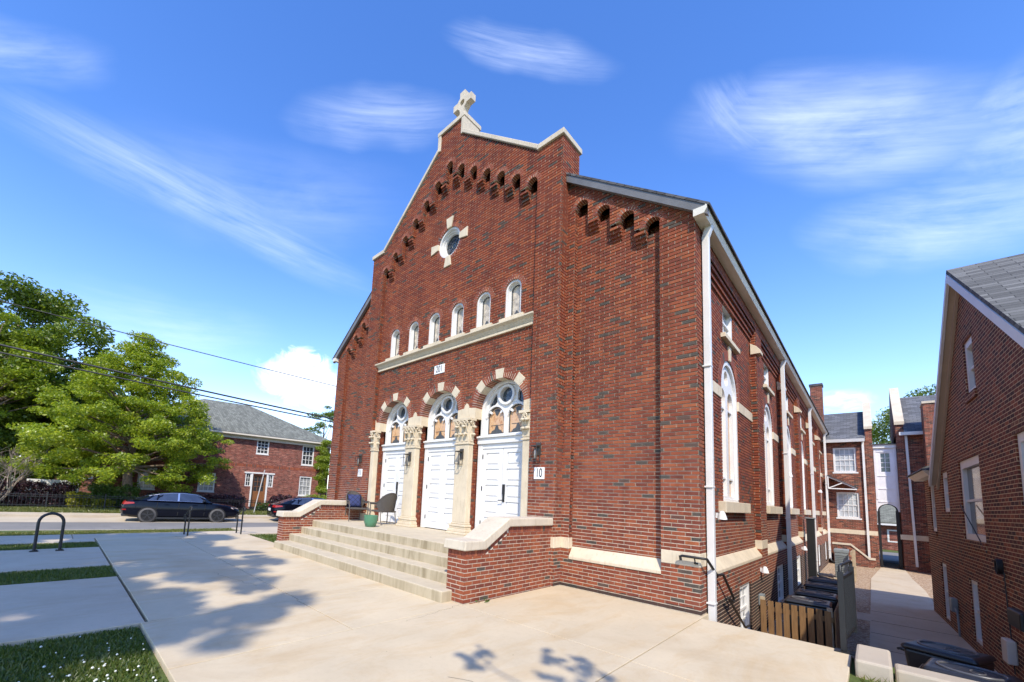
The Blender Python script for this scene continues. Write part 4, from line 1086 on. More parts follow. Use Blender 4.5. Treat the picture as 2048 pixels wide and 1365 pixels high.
g.poly([(-14.4, -400, -.07), (900, -400, -.07), (900, -.14, -.07), (-.3, -.14, -.07), (-.3, .05, -.07), (-14.4, .05, -.07)], (0, 0, 1))
g.poly([(-14.4, .05, -.07), (XL + .02, .05, -.07), (XL + .02, 400, -.07), (-14.4, 400, -.07)], (0, 0, 1))
yy = [-400, -200, -100, -60, -40, -30] + list(range(-24, 10, 2)) + [20, 60, 400]
def kerbx(y): 
    s = (y - SO.y - SN.y * NK) / ST.y
    return sp2(s, NK, 0).x if s <= 8 else sp2(8, NK, 0).x
for a, b in zip(yy, yy[1:]):
    g.poly([(-14.4, a, -.07), (-14.4, b, -.07), (min(kerbx(b), -14.41), b, -.152), (min(kerbx(a), -14.41), a, -.152)], (0, 0, 1))
tag(g.build('ground', M['lawn'], None, recalc=False), kind='structure')
strip('road', -4.62, .02, -.30, -.30, M['asphalt'])
strip('parking_lane', .02, 2.6, -.296, -.27, M['walk'])
k = MB()
for D0, D1 in ((-4.85, -4.62), (2.6, 2.78)):
    for a, b in ((-200, 8), (8, 300)):
        k.hexa([sp2(a, D0, -.45), sp2(b, D0, -.45), sp2(b, D1, -.45), sp2(a, D1, -.45), sp2(a, D0, -.15), sp2(b, D0, -.15), sp2(b, D1, -.15), sp2(a, D1, -.15)])
tag(k.build('kerb', M['kerb'], None, bevel=.02), kind='structure')
strip('pavement', 2.78, 3.7, -.152, -.14, M['walk'])
strip('verge', 3.7, 900, -.15, -.12, M['lawn'], -900, 900)
# yard path
g = MB(); P = [(1.80, -.1), (4.2, -.1), (3.36, 12.2), (3.36, 18.5), (3.2, 22.6), (3.15, 27.25), (2.2, 27.25), (1.80, 20.5)]
g.prism([(x, y, -1.235) for x, y in P], (0, 0, .04)); tag(g.build('yard_path', M['walk'], None), kind='structure')
g = MB(); g.prism([(.5, 9.3, -1.24), (1.8, 9.2, -1.24), (1.8, 10.4, -1.24), (.5, 10.5, -1.24)], (0, 0, .04)); tag(g.build('yard_slab', M['walk'], None), kind='structure')
# joints of the yard path: dark strips on its top stand for shaded gaps
gj = MB()
for y in (2.5, 4.2, 5.9, 7.6, 9.3, 11.0): gj.box(1.82, 3.95 - y * .05, y, y + .012, -1.1948, -1.191)
tag(gj.build('path_joints', M['darkgap'], None), kind='structure')

# ------------------------------------------------------------------ grass
def blades(name, n, region, h, m, label, z=-.06, w=.012, clump=0):
    xy = np.empty((0, 2))
    while len(xy) < n:
        p = region(n); 
        if clump:
            q = np.sin(p[:, 0] * 3.1 + 1.3 * np.sin(p[:, 1] * 2.3)) + np.sin(p[:, 1] * 4.3 + p[:, 0] * 1.7)
            p = p[rng.random(len(p)) < .65 + .25 * q]
        xy = np.concatenate([xy, p])
    xy = xy[:n]; a = rng.random(n) * 2 * pi; hh = h * (.5 + rng.random(n) * .8); ww = w * (.6 + .8 * rng.random(n))
    ln = hh * (.2 + .8 * rng.random(n)); b = rng.random(n) * 2 * pi
    V = np.empty((n, 3, 3)); zz = z if np.isscalar(z) else z(xy)
    V[:, 0] = np.stack([xy[:, 0] - np.cos(a) * ww, xy[:, 1] - np.sin(a) * ww, np.zeros(n) + zz], 1)
    V[:, 1] = np.stack([xy[:, 0] + np.cos(a) * ww, xy[:, 1] + np.sin(a) * ww, np.zeros(n) + zz], 1)
    V[:, 2] = np.stack([xy[:, 0] + np.cos(b) * ln, xy[:, 1] + np.sin(b) * ln, hh + zz], 1)
    o = fast_mesh(name, V.reshape(-1, 3), 3, m); return tag(o, label, 'grass', kind='stuff')
def fast_mesh(name, V, k, m, parent=None):
    me = bpy.data.meshes.new(name); nv = len(V); nf = nv // k
    me.vertices.add(nv); me.vertices.foreach_set('co', np.asarray(V, np.float32).ravel())
    me.loops.add(nv); me.loops.foreach_set('vertex_index', np.arange(nv, dtype=np.int32))
    me.polygons.add(nf); me.polygons.foreach_set('loop_start', np.arange(0, nv, k, dtype=np.int32)); me.polygons.foreach_set('loop_total', np.full(nf, k, np.int32))
    me.update(calc_edges=True); me.materials.append(m)
    o = bpy.data.objects.new(name, me); COL.objects.link(o)
    if parent is not None: o.parent = parent
    return o
def rect(x0, x1, y0, y1): return lambda n: np.stack([x0 + rng.random(n) * (x1 - x0), y0 + rng.random(n) * (y1 - y0)], 1)
blades('lawn_grass', 60000, rect(-4.2, -.6, -9.4, -6.67), .042, M['leafgrass'], 'patch of clover lawn in the lower left corner, in tree shade', w=.011, clump=1)
blades('lawn_grass', 16000, rect(-8.53, -7.34, -9.4, -6.58), .06, M['leafgrass'], 'grass strip between the wide walk and the bike rack slab', w=.013)
blades('lawn_grass', 12000, rect(-12.48, -11.37, -9.4, -6.58), .06, M['leafgrass'], 'narrow grass strip behind the bike rack slab', w=.013)
blades('lawn_grass', 20000, lambda n: np.stack([-16.1 + rng.random(n) * 1.7, -11 + rng.random(n) * 9], 1), .06, M['leafpale'], 'grass verge between the near pavement and the road', z=lambda p: np.interp(p[:, 0], [-17, -14.4], [-.15, -.07]), w=.016)
blades('lawn_grass', 12000, rect(1.8, 4.4, -3.2, -1.0), .075, M['leafpale'], 'bright tuft of grass in front of the low concrete wall, lower right', z=-.065, w=.011, clump=1)
blades('lawn_grass', 6000, rect(-13.1, -10.4, -2.55, -.6), .07, M['leafgrass'], 'small grass bed left of the entrance steps', w=.014)
blades('lawn_grass', 24000, lambda n: (lambda s, D: np.stack([SO.x + ST.x * s + SN.x * D, SO.y + ST.y * s + SN.y * D], 1))(-16 + rng.random(n) * 19, 3.7 + rng.random(n) * 3.2), .09, M['leafpale'], 'sunlit grass between the far pavement and the iron fence', z=-.14, w=.03)
n = 80; cl = MB()
for i in range(n):
    if i < 60: x, y = random.gauss(-2.85, .42), random.gauss(-7.25, .34)
    else: x, y = random.uniform(-4.1, -1), random.uniform(-9, -6.7)
    if y > -6.68 or x < -4.15: continue
    z = -.03 + random.random() * .035; r = random.uniform(.007, .013)
    cl.lathe([(r * .5, -r * .6), (r, 0), (r * .6, r * .7)], (x, y, z), 5)
tag(cl.build('clover_flowers', M['clover'], None), 'white clover flowers scattered in the lower left lawn', 'clover', kind='stuff')
w = MB()
for i in range(14):
    a = random.random() * 6.3; p = Vector((-2.545 + .05 * cos(a), -2.35 + .09 * sin(a), .0)); w.poly([p, p + Vector((.05 * cos(a), .05 * sin(a), .05)), p + Vector((.06 * cos(a + .5), .06 * sin(a + .5), .02))])
tag(w.build('weed', M['leafbox'], None, recalc=False), 'small green weed at the foot of the right brick cheek wall', 'weed')

# ------------------------------------------------------------------ bike rack and step rails
m = MB(); P = [(-10.97, -7.69, 0), (-10.97, -7.69, .62)] + [(-10.97, -7.485 - .205 * cos(pi * i / 10), .62 + .205 * sin(pi * i / 10)) for i in range(1, 10)] + [(-10.97, -7.28, .62), (-10.97, -7.28, 0)]
rk = thing('bike_rack', (-10.97, -7.485, 0), 'black inverted U bike rack bolted to the concrete slab at left', 'bike rack')
m.tube(P, .03, 12); m.build('hoop', M['black'], rk, smooth=60)
for y in (-7.69, -7.28):
    m = MB(); m.box(-11.05, -10.89, y - .07, y + .07, -.004, .012)
    for a in (-.05, .05): m.lathe([(.012, .012), (.012, .026)], (-10.97 + a, y + .04, 0), 6)
    m.build('base_plate', M['black'], rk, bevel=.003)
def step_rail(y, label):
    t = thing('step_rail', (-13.2, y, 0), label, 'handrail', 'handrails at the street steps')
    for dx, top in ((.06, .90), (-.42, .60)):
        m = MB(); m.box(-13.2 + dx - .02, -13.2 + dx + .02, y - .02, y + .02, -.3 if dx < 0 else -.01, top - .02); m.build('rail_post', M['black'], t, bevel=.004)
    m = MB(); m.tube([(-12.98, y, .78), (-12.96, y, .88), (-13.0, y, .91), (-13.14, y, .91), (-13.62, y, .61), (-13.78, y, .60), (-13.82, y, .56), (-13.80, y, .46)], .022, 10); m.build('handrail', M['black'], t, smooth=60)
step_rail(-4.36, 'black metal handrail in front of the dark parked car, left of the pair')
step_rail(-2.80, 'black metal handrail nearer the church steps, right of the pair')
# handrail along the side wall and the hidden stair
t = thing('wall_handrail', (.1, 0, .6), 'black metal handrail bending round the right church corner down the side stair', 'handrail')
m = MB(); q = [(-.26, -.085, .835), (-.27, -.085, .905), (-.24, -.085, .912), (.06, -.085, .908), (.105, -.04, .90), (.105, .53, .605), (.105, .93, .575), (.105, 1.70, .06), (.105, 1.62, .02), (.105, 1.26, .14)]
m.tube(q, .021, 10); m.tube([(.105, 1.26, .14), (.105, 2.6, -.62), (.105, 2.9, -.63)], .021, 10); m.build('handrail', M['black'], t, smooth=60)
for p in ((-.06, -.085, .90), (.105, .62, .59)):
    m = MB(); b = Vector(p); e = Vector((b.x, -.004, b.z - .09)) if p[0] < 0 else Vector((.002, b.y, b.z - .09))
    m.tube([b, (b + e) / 2 + Vector((0, 0, -.05)), e], .011, 6); m.lathe([(.03, -.012), (.03, .012)], e, 8); m.build('bracket', M['black'], t, smooth=60)
ss = thing('side_stair', (.7, 1.2, -1.2), 'concrete stair going down beside the church wall behind the terrace edge', 'stair')
for k in range(6):
    m = MB(); m.box(.14, 1.3, -.14 + .29 * k, .15 + .29 * k, -1.2, -.2 - .17 * k); m.build('step', M['step'], ss)

# ------------------------------------------------------------------ trash bins, enclosure, gate
def bin_(loc, rz, label, big=False, col='blackmatt'):
    th = thing('wheelie_bin', loc, label, 'trash bin', 'black wheeled bins in the side yard', rz)
    b = MB(); w0, w1, d0, d1, h = .22, .28, .26, .35, 1.06
    b.hexa([(-w0, -d0, .06), (w0, -d0, .06), (w0, d0, .06), (-w0, d0, .06), (-w1, -d1, h), (w1, -d1, h), (w1, d1, h), (-w1, d1, h)]); b.build('body', M[col], th, local=True, bevel=.04, seg=3)
    l = MB(); ow = [(-.31, -.36), (.31, -.36), (.31, .37), (-.31, .37)]
    l.hexa([(-.315, -.37, h), (.315, -.37, h), (.315, .38, h), (-.315, .38, h), (-.29, -.34, h + .07), (.29, -.34, h + .07), (.29, .35, h + .07), (-.29, .35, h + .07)])
    lid = l.build('lid', M[col], th, local=True, bevel=.05, seg=4)
    e = MB(); n = 24; P = [Vector((.22 * cos(2 * pi * k / n), .27 * sin(2 * pi * k / n), h + .072)) for k in range(n + 1)]; e.tube(P, .018, 6, cap=False)
    P = [Vector((.10 * cos(2 * pi * k / n), .06 * sin(2 * pi * k / n) - .05, h + .072)) for k in range(n + 1)]; e.tube(P, .008, 5, cap=False)
    e.build('lid_rim', M['lidrim'], lid, local=True, smooth=True)
    hb = MB(); hb.tube([(-.24, .41, h - .05), (.24, .41, h - .05)], .018, 8); hb.bar((-.2, .34, h - .06), (-.2, .42, h - .05), .03, .03); hb.bar((.2, .34, h - .06), (.2, .42, h - .05), .03, .03); hb.build('handle', M[col], th, local=True)
    for s in (-1, 1):
        wl = MB(); wl.tube([(s * .22, .27, .13), (s * .28, .27, .13)], .13, 14); wl.build('wheel', M['tyre'], th, local=True, smooth=50)
for y, x, lb in ((3.95, .96, 'nearest black bin behind the wooden plank screen, only its lid showing'), (5.15, 1.0, 'second black bin from the wooden plank screen'), (6.75, 1.02, 'third black bin from the wooden plank screen'), (8.0, 1.0, 'farthest black bin in the wooden enclosure by the church wall')):
    bin_((x, y, -1.21), R(88 + 4 * sin(y * 5)), lb)
bin_((2.62, 1.62, -1.2), R(68), 'black bin lying nearest the house wall at lower right, upper of two lids')
bin_((2.72, .55, -1.2), R(80), 'black bin just behind the low concrete wall at lower right, lower of two lids')
fe = thing('plank_screen', (.8, 3.4, -1.2), 'brown wooden plank screen around the black bins by the church wall', 'fence')
n = 9
for i in range(n):
    a, b = .23 + 1.13 * i / n, .23 + 1.13 * (i + 1) / n
    m = MB(); m.box(a + .006, b - .026, 3.36, 3.38, -1.18, -.145 + .008 * sin(i * 3)); m.build('plank', M['wood'], fe)
for i in range(22):
    a, b = 3.40 + 4.7 * i / 22, 3.40 + 4.7 * (i + 1) / 22
    m = MB(); m.box(1.375, 1.395, a + .005, b - .022, -1.18, -.145); m.build('plank', M['wood'], fe)
m = MB()
for z in (-.95, -.35): m.box(.22, 1.36, 3.385, 3.42, z, z + .09); m.box(1.335, 1.37, 3.43, 8.1, z, z + .09)
m.build('rail', M['wood'], fe)
for x, y in ((.26, 3.46), (1.31, 3.46), (1.31, 8.05)):
    m = MB(); m.box(x - .04, x + .04, y - .035, y + .035, -1.21, -.10); m.build('fence_post', M['greywood'], fe)
gt = thing('metal_gate', (1.70, -.2, 0), 'black metal gate panel standing open edge on at the terrace edge', 'gate')
gp = lambda t, z: Vector((1.645 + .075 * t, -.20 + .98 * t, z))
m = MB(); m.box(1.56, 1.79, -.30, -.15, -.002, .012); m.build('base_plate', M['black'], gt)
for t_ in (0, 1.0):
    m = MB(); p = gp(t_, 0); m.box(p.x - .03, p.x + .03, p.y - .03, p.y + .03, .012 if t_ == 0 else .06, .98); m.build('gate_post', M['black'], gt, bevel=.005)
for z in (.14, .90):
    m = MB(); m.bar(gp(.03, z), gp(.97, z), .035, .035); m.build('rail', M['black'], gt)
m = MB(); m.tube([gp(.0, .98), gp(.0, 1.05), gp(.12, 1.06), gp(.9, 1.06), gp(1.0, 1.04), gp(1.0, .98)], .02, 8); m.build('top_rail', M['black'], gt, smooth=60)
for k in range(1, 9):
    m = MB(); m.bar(gp(k / 9, .16), gp(k / 9, .885), .018, .018, (1, 0, 0)); m.build('picket', M['black'], gt)
# black utility post and small wall fittings of the side wall
pb = thing('utility_post', (.30, 14.3, -1.2), 'tall square dark utility post standing against the church side wall', 'post')
m = MB(); m.box(.10, .34, 14.15, 14.45, -1.2, 1.50); m.build('post', M['black'], pb, bevel=.01); m = MB(); m.box(.07, .37, 14.12, 14.48, 1.502, 1.545); m.build('cap', M['acgrey'], pb)
def flood(y, z, label, x=0.0):
    t = thing('floodlight', (x + .08, y, z), label, 'floodlight', 'white floodlights on the church side wall')
    m = MB(); m.box(x, x + .025, y - .04, y + .04, z - .04, z + .05); m.build('wall_plate', M['white'], t)
    m = MB(); m.lathe([(.025, .09), (.05, .05), (.075, -.03), (.08, -.06)], (x + .09, y, z), 12); m.build('lamp_hood', M['white'], t, smooth=60)
flood(1.02, 1.58, 'white half hood lamp beside the first downpipe, above the stone band'); flood(5.0, .28, 'white hood lamp under the stone band by the first buttress')
flood(10.05, 2.95, 'white floodlight fixed beside the second downpipe'); flood(13.4, .35, 'white hood lamp beside the dark utility post'); flood(21.6, 2.9, 'white floodlight high on the far end of the side wall')
eb = thing('electric_meter', (.1, 6.9, -.3), 'grey electric box with a conduit on the church basement wall', 'meter box')
m = MB(); m.box(.002, .10, 4.6, 4.85, -.5, -.25); m.build('box', M['acgrey'], eb, bevel=.01); m = MB(); m.tube([(.06, 4.72, -.5), (.06, 4.72, -1.2)], .025, 8); m.build('conduit', M['acgrey'], eb)
ac = thing('air_conditioner', (1.0, 18.9, -1.2), 'grey louvred air conditioning unit on the gravel at the yard end', 'air conditioner')
m = MB(); m.box(.66, 1.12, 18.6, 19.4, -1.16, -.02); m.build('cabinet', M['acgrey'], ac, bevel=.02); m = MB(); m.box(.64, 1.14, 18.58, 19.42, -.018, .13); m.build('top_cover', M['acgrey'], ac, bevel=.02)
m = MB()
for k in range(13): m.box(.67, 1.10, 18.575, 18.6, -1.1 + k * .08, -1.1 + k * .08 + .045)
m.build('louvres', M['acgrey'], ac); m = MB(); m.box(.6, 1.18, 18.5, 19.5, -1.212, -1.162); m.build('pad', M['kerb'], ac)
ps = thing('post_screen', (1.3, 18.6, -1.2), 'pale timber screen post beside the grey air conditioner', 'fence')
for y in (18.3, 19.6):
    m = MB(); m.box(1.24, 1.34, y, y + .1, -1.21, .12); m.build('fence_post', M['greywood'], ps)
for z in (-.8, -.4, 0):
    m = MB(); m.box(1.20, 1.236, 18.3, 19.7, z - .07, z + .07); m.build('rail', M['greywood'], ps)
# ------------------------------------------------------------------ brick house on the right
ha = math.atan(.045); HT = Vector((-sin(ha), cos(ha), 0)); HN = Vector((-cos(ha), -sin(ha), 0)); HO = Vector((3.834, 0, 0))
FH = Fr(HO, HT, HN)                        # gable wall: u runs away from the camera, d towards the church
house = thing('brick_house', (6, 6, -1.2), 'dark brick house with a grey shingled gable on the right of the yard', 'house')
UA, ZA, UN, UF = 6.25, 7.15, -.6, 13.25; SLN, SLF = .66, .98
def zr(u): return ZA - (UA - u) * SLN if u < UA else ZA - (u - UA) * SLF
HW = [(6.05, 7.98, 1.24, 3.12), (9.42, 10.22, 1.88, 3.02), (11.55, 12.38, 1.30, 2.93), (5.75, 6.55, 4.38, 5.62), (2.55, 3.68, 1.9, 3.18)]
HBW = [(10.55, 11.35, -1.09, .48), (7.1, 7.85, -.98, .40)]
UE = 10.4; zf = zr(UE)
m = MB()
outer = [(UN, -1.25), (UF, -1.25), (UF, zf), (UE, zf), (UA, ZA), (UN, zr(UN))]
m.plate(FH, outer, [[(a, c), (b, c), (b, d), (a, d)] for a, b, c, d in HW + HBW], 0, -.22)
m.poly([FH(UN, 0, -1.25), FH(UN, -11, -1.25), FH(UN, -11, zr(UN)), FH(UN, 0, zr(UN))], -HT)
m.poly([FH(UF, 0, -1.25), FH(UF, -11, -1.25), FH(UF, -11, zf), FH(UF, 0, zf)], HT)
m.poly([FH(UN, -11, -1.25), FH(UF, -11, -1.25), FH(UF, -11, zf), FH(UE, -11, zf), FH(UA, -11, ZA), FH(UN, -11, zr(UN))], -HN)
m.build('brick_wall', M['housebrick'], house, recalc=False)
for i, (a, b, c, d) in enumerate(HW):
    w = sash(house, FH, a + .002, b - .002, c + .06, d, -.03, 2, 1, M['white'], M['glassgrey'] if i else M['glass'], .15 if i == 0 else .12, .09, None, name='window', head=.03)
    s = MB(); s.fbox(FH, a - .05, b + .05, -.2, .03, c - .10, c + .06); s.build('sill', M['housebrick'], w)
    # soldier course over the opening, each brick its own
    v = MB(); nn = int((b - a + .2) / .072)
    for k in range(nn): v.fbox(FH, a - .1 + .072 * k + .004, a - .1 + .072 * (k + 1) - .004, -.1, .004, d + .004, d + .20)
    v.build('lintel', M['housebrick'], w)
for a, b, c, d in HBW: sash(house, FH, a + .002, b - .002, c, d, -.03, 3, 2, M['white'], M['glassgrey'], .09, .08, None, name='basement_window', bar=.025)
def hroof(u0, u1, ov, x1, name):
    pass
OV = .18
rf = MB(); t = .09
def sl_pts(u): return zr(u) + .16
for (ua, ub) in ((UN - .45, UA), (UA, UE + .35)):
    A = [FH(ua, OV, sl_pts(ua)), FH(ub, OV, sl_pts(ub)), FH(ub, -11.3, sl_pts(ub)), FH(ua, -11.3, sl_pts(ua))]
    rf.hexa([p - Vector((0, 0, t)) for p in A] + A)
rf.build('roof', M['slate'], house)
rc = MB(); rc.bar(FH(UA, -1.9, ZA + .185), FH(UA, -11.3, ZA + .185), .26, .03); rc.build('ridge_cap', M['roofdk'], house)
bg = MB()                                  # white rake fascia boards
for (ua, ub) in ((UN - .45, UA), (UA, UE + .28)):
    A = [FH(ua, OV - .035, sl_pts(ua) - .30), FH(ub, OV - .035, sl_pts(ub) - .30), FH(ub, OV + .012, sl_pts(ub) - .30), FH(ua, OV + .012, sl_pts(ua) - .30)]
    bg.hexa(A + [p + Vector((0, 0, .20)) for p in A])
bg.build('rake_fascia', M['lilac'], house)
sf = MB()
for (ua, ub) in ((UN - .45, UA), (UA, UE + .28)):
    A = [FH(ua, .003, sl_pts(ua) - .27), FH(ub, .003, sl_pts(ub) - .27), FH(ub, OV - .04, sl_pts(ub) - .27), FH(ua, OV - .04, sl_pts(ua) - .27)]
    sf.hexa(A + [p + Vector((0, 0, .03)) for p in A])
    B = [FH(ua, .003, sl_pts(ua) - .40), FH(ub, .003, sl_pts(ub) - .40), FH(ub, .05, sl_pts(ub) - .40), FH(ua, .05, sl_pts(ua) - .40)]
    sf.hexa(B + [p + Vector((0, 0, .125)) for p in B])
sf.build('soffit', M['tan'], house)
ev = MB()                                  # boxed eave return on the far corner
zb = 2.98
ev.hexa([FH(10.5, .002, zb), FH(UF + .25, .002, zb), FH(UF + .25, .20, zb), FH(10.5, .20, zb), FH(10.5, .002, zb + .14), FH(UF + .45, .002, zb + .14), FH(UF + .45, .32, zb + .14), FH(10.4, .32, zb + .14)])
ev.build('eave_return', M['cream'], house)
er = MB(); A = [FH(10.4, .0, zb + .15), FH(UF + .5, .0, zb + .15), FH(UF + .5, .36, zb + .15), FH(10.4, .36, zb + .15)]
er.hexa(A + [FH(10.5, .0, zb + .40), FH(UF + .2, .0, zb + .40), FH(UF + .5, .34, zb + .20), FH(10.4, .34, zb + .20)]); er.build('eave_roof', M['slate'], house)
ft = thing('hose_reel', FH(4.95, .1, .9), 'black coiled cable bracket with a hanging line on the house wall', 'cable bracket')
m = MB()
for k in range(4): m.tube([FH(4.95 + (.05 + .012 * k) * cos(a), .03 + .02 * k, .92 + .13 * sin(a)) for a in [2 * pi * i / 16 for i in range(17)]], .012, 6, cap=False)
m.tube([FH(4.9, .02, .82), FH(4.88, .02, .3), FH(4.8, .02, -.9)], .009, 5); m.build('coil', M['black'], ft, smooth=60)
wv = MB(); wv.tube([FH(8.0, .02, 2.1), FH(7.2, .03, 1.75), FH(6.4, .03, 1.35), FH(5.95, .02, 1.1)], .010, 5); tag(wv.build('wall_cable', M['cable'], None, smooth=60), 'thin black cable drooping across the house window', 'cable')
gm = thing('gas_meter', FH(9.6, .1, -.45), 'small grey meter with bent pipe on the house wall above the path', 'meter box')
m = MB(); m.fbox(FH, 9.3, 9.6, .003, .12, -.62, -.28); m.build('box', M['acgrey'], gm, bevel=.02); m = MB(); m.tube([FH(9.3, .06, -.5), FH(9.05, .06, -.62), FH(9.0, .06, -1.15)], .022, 8); m.build('pipe', M['acgrey'], gm, smooth=60)
wb = thing('utility_box', FH(4.6, .1, -.2), 'pale grey utility box with black cover low on the house wall', 'meter box')
m = MB(); m.fbox(FH, 4.62, 4.95, .003, .12, -.72, -.32); m.build('box', M['cream'], wb, bevel=.02); m = MB(); m.fbox(FH, 3.6, 4.3, .003, .14, .02, .30); m.build('vent_cover', M['black'], wb, bevel=.03)

# ------------------------------------------------------------------ rear wing, link and right-hand block closing the yard
FE = Fr((0, 27.3, 0), (1, 0, 0), (0, -1, 0))
def brickbox(x0, x1, y0, y1, z0, z1, fr=None, holes=[]):
    m = MB(); f = Fr((0, y0, 0), (1, 0, 0), (0, -1, 0))
    m.plate(f, [(x0, z0), (x1, z0), (x1, z1), (x0, z1)], holes, 0, -.2)
    m.poly([(x0, y0, z0), (x0, y1, z0), (x0, y1, z1), (x0, y0, z1)], (-1, 0, 0)); m.poly([(x1, y0, z0), (x1, y1, z0), (x1, y1, z1), (x1, y0, z1)], (1, 0, 0))
    m.poly([(x0, y1, z0), (x1, y1, z0), (x1, y1, z1), (x0, y1, z1)], (0, 1, 0)); m.poly([(x0, y0, z1), (x1, y0, z1), (x1, y1, z1), (x0, y1, z1)], (0, 0, 1)); return m
wing_ = thing('rear_wing', (0, 30, -1.2), 'brick rear wing with two white windows and grey roof at the yard end', 'annex')
W1 = [(.40, 1.43, 4.36, 5.88), (.46, 1.47, 1.56, 3.12)]
m = brickbox(-8, 1.86, 27.3, 34.0, -1.3, 6.30, None, [[(a, c), (b, c), (b, d), (a, d)] for a, b, c, d in W1]); m.build('brick_wall', M['annexbrick'], wing_, recalc=False)
for a, b, c, d in W1: sash(wing_, FE, a, b, c, d, -.05, 4, 4, M['white'], M['glasslt'], .09, .1, (.06, .07, .09), bar=.028)
m = MB(); m.hexa([(-8, 27.0, 6.25), (1.86, 27.0, 6.25), (1.86, 30.6, 8.55), (-8, 30.6, 8.55), (-8, 27.0, 6.37), (1.86, 27.0, 6.37), (1.86, 30.6, 8.67), (-8, 30.6, 8.67)])
m.hexa([(-8, 30.61, 8.55), (1.86, 30.61, 8.55), (1.86, 34.3, 6.25), (-8, 34.3, 6.25), (-8, 30.61, 8.67), (1.86, 30.61, 8.67), (1.86, 34.3, 6.37), (-8, 34.3, 6.37)]); m.build('roof', M['roofannex'], wing_)
m = MB(); m.prism([(0.02, 27.0, 6.18), (.02, 26.86, 6.18), (.02, 26.82, 6.36), (.02, 27.0, 6.36)], (1.82, 0, 0)); m.build('gutter', M['metal'], wing_)
m = MB(); m.prism([(1.861, 27.28, -1.3), (1.861, 34.3, -1.3), (1.861, 34.3, 6.9), (1.861, 30.6, 9.1), (1.861, 27.28, 6.95)], (.30, 0, 0)); m.build('parapet_wall', M['annexbrick'], wing_)
m = MB(); m.prism([(1.83, 27.18, 6.96), (1.83, 30.6, 9.11), (1.83, 34.4, 6.9), (1.83, 34.4, 7.05), (1.83, 30.6, 9.27), (1.83, 27.18, 7.12)], (.36, 0, 0)); m.build('coping', M['cast'], wing_)
m = MB(); m.fbox(FE, .02, 2.165, -.02, .004 + .02, .60, .86); m.build('stone_band', M['stone'], wing_)
m = MB(); m.fbox(FE, 1.70, 1.80, .025, .12, -1.1, 6.2); m.build('downpipe', M['metal'], wing_)
m = MB(); m.box(-.60, .0, 27.9, 28.6, 5, 10.15); m.build('chimney', M['annexbrick'], wing_); m = MB(); m.box(-.64, .04, 27.86, 28.64, 10.152, 10.30); m.build('chimney_cap', M['roofdk'], wing_)
cn = thing('door_canopy', (.7, 26.6, 3.3), 'small lean-to door canopy with white triangular frame between the two rear windows', 'canopy')
m = MB(); m.hexa([(.12, 26.5, 4.06), (1.42, 26.5, 3.30), (1.42, 27.25, 3.30), (.12, 27.25, 4.06), (.12, 26.5, 4.13), (1.44, 26.5, 3.37), (1.44, 27.25, 3.37), (.12, 27.25, 4.13)]); m.build('roof', M['roofdk'], cn)
m = MB(); m.bar((.15, 26.52, 3.30), (1.40, 26.52, 3.26), .05, .06); m.bar((.15, 26.53, 3.32), (.15, 26.53, 4.05), .05, .05); m.bar((.17, 26.54, 3.33), (.82, 26.54, 3.66), .04, .05); m.bar((.15, 26.55, 4.03), (1.38, 26.55, 3.31), .05, .06); m.build('truss', M['white'], cn)
lw = thing('stair_wall', (1, 26.4, -1.2), 'low brick stair wall with a stepped white stone cap beside the rear wing', 'wall')
P = [(.25, -1.25), (1.95, -1.25), (1.95, -.78), (1.75, -.78), (1.0, -.05), (.25, -.05)]
m = MB(); m.prism([(x, 26.5, z) for x, z in P], (0, .25, 0)); m.build('brick_wall', M['annexbrick'], lw)
m = MB()
for a, b in (((.2, -.048), (1.0, -.048)), ((1.0, -.048), (1.75, -.778)), ((1.75, -.778), (2.0, -.778))): m.hexa([(a[0], 26.45, a[1]), (b[0], 26.45, b[1]), (b[0], 26.8, b[1]), (a[0], 26.8, a[1]), (a[0], 26.45, a[1] + .1), (b[0], 26.45, b[1] + .1), (b[0], 26.8, b[1] + .1), (a[0], 26.8, a[1] + .1)])
m.build('stone_cap', M['cast'], lw)
link = thing('link_bridge', (2.65, 28, -1.2), 'white panelled passage link with a small window over an arched opening', 'passage')
FL = Fr((0, 27.55, 0), (1, 0, 0), (0, -1, 0))
ap = [(c_, z_) for c_, z_ in arch_pts(2.63, .42, 2.08, 2.10, 14)][1:-1]
m = MB(); m.plate(FL, [(2.17, 2.05), (2.205, 2.05)] + ap[::-1][0:0] + [(2.21, 2.05)] + [(2.63 - .42 * cos(pi * i / 14), 2.05 + .44 * sin(pi * i / 14)) for i in range(15)] + [(3.09, 2.05), (3.12, 2.05), (3.12, 5.80), (2.17, 5.80)], [[(2.43, 4.36), (2.86, 4.36), (2.86, 5.52), (2.43, 5.52)]], 0, -.18)
m.build('panel_wall', M['lilac'], link, recalc=False)
sash(link, FL, 2.43, 2.86, 4.36, 5.52, -.02, 4, 2, M['lilac'], M['glass'], .03, .08, None, bar=.025, split=False)
m = MB()
for a, b, c_, d in ((2.18, 2.28, 2.75, 5.8), (3.0, 3.11, 2.75, 5.8), (2.29, 2.99, 5.58, 5.66), (2.28, 3.0, 3.35, 3.42), (2.28, 3.0, 4.12, 4.16), (2.28, 3.0, 2.58, 2.64)): m.fbox(FL, a, b, .002, .03, c_, d)
m.build('trim', M['lilac'], link)
m = MB(); m.fbox(FL, 2.14, 3.14, -3, .12, 5.802, 6.0); m.build('cornice', M['white'], link); m = MB(); m.fbox(FL, 2.10, 3.16, -3.05, .2, 6.002, 6.05); m.build('roof', M['roofdk'], link)
m = MB(); m.box(2.175, 3.10, 27.75, 30.5, 2.6, 5.79); m.build('core', M['lilac'], link)
gf = thing('passage_gate', (2.65, 27.8, -1.2), 'black iron gate frame standing inside the arched passage', 'gate')
m = MB()
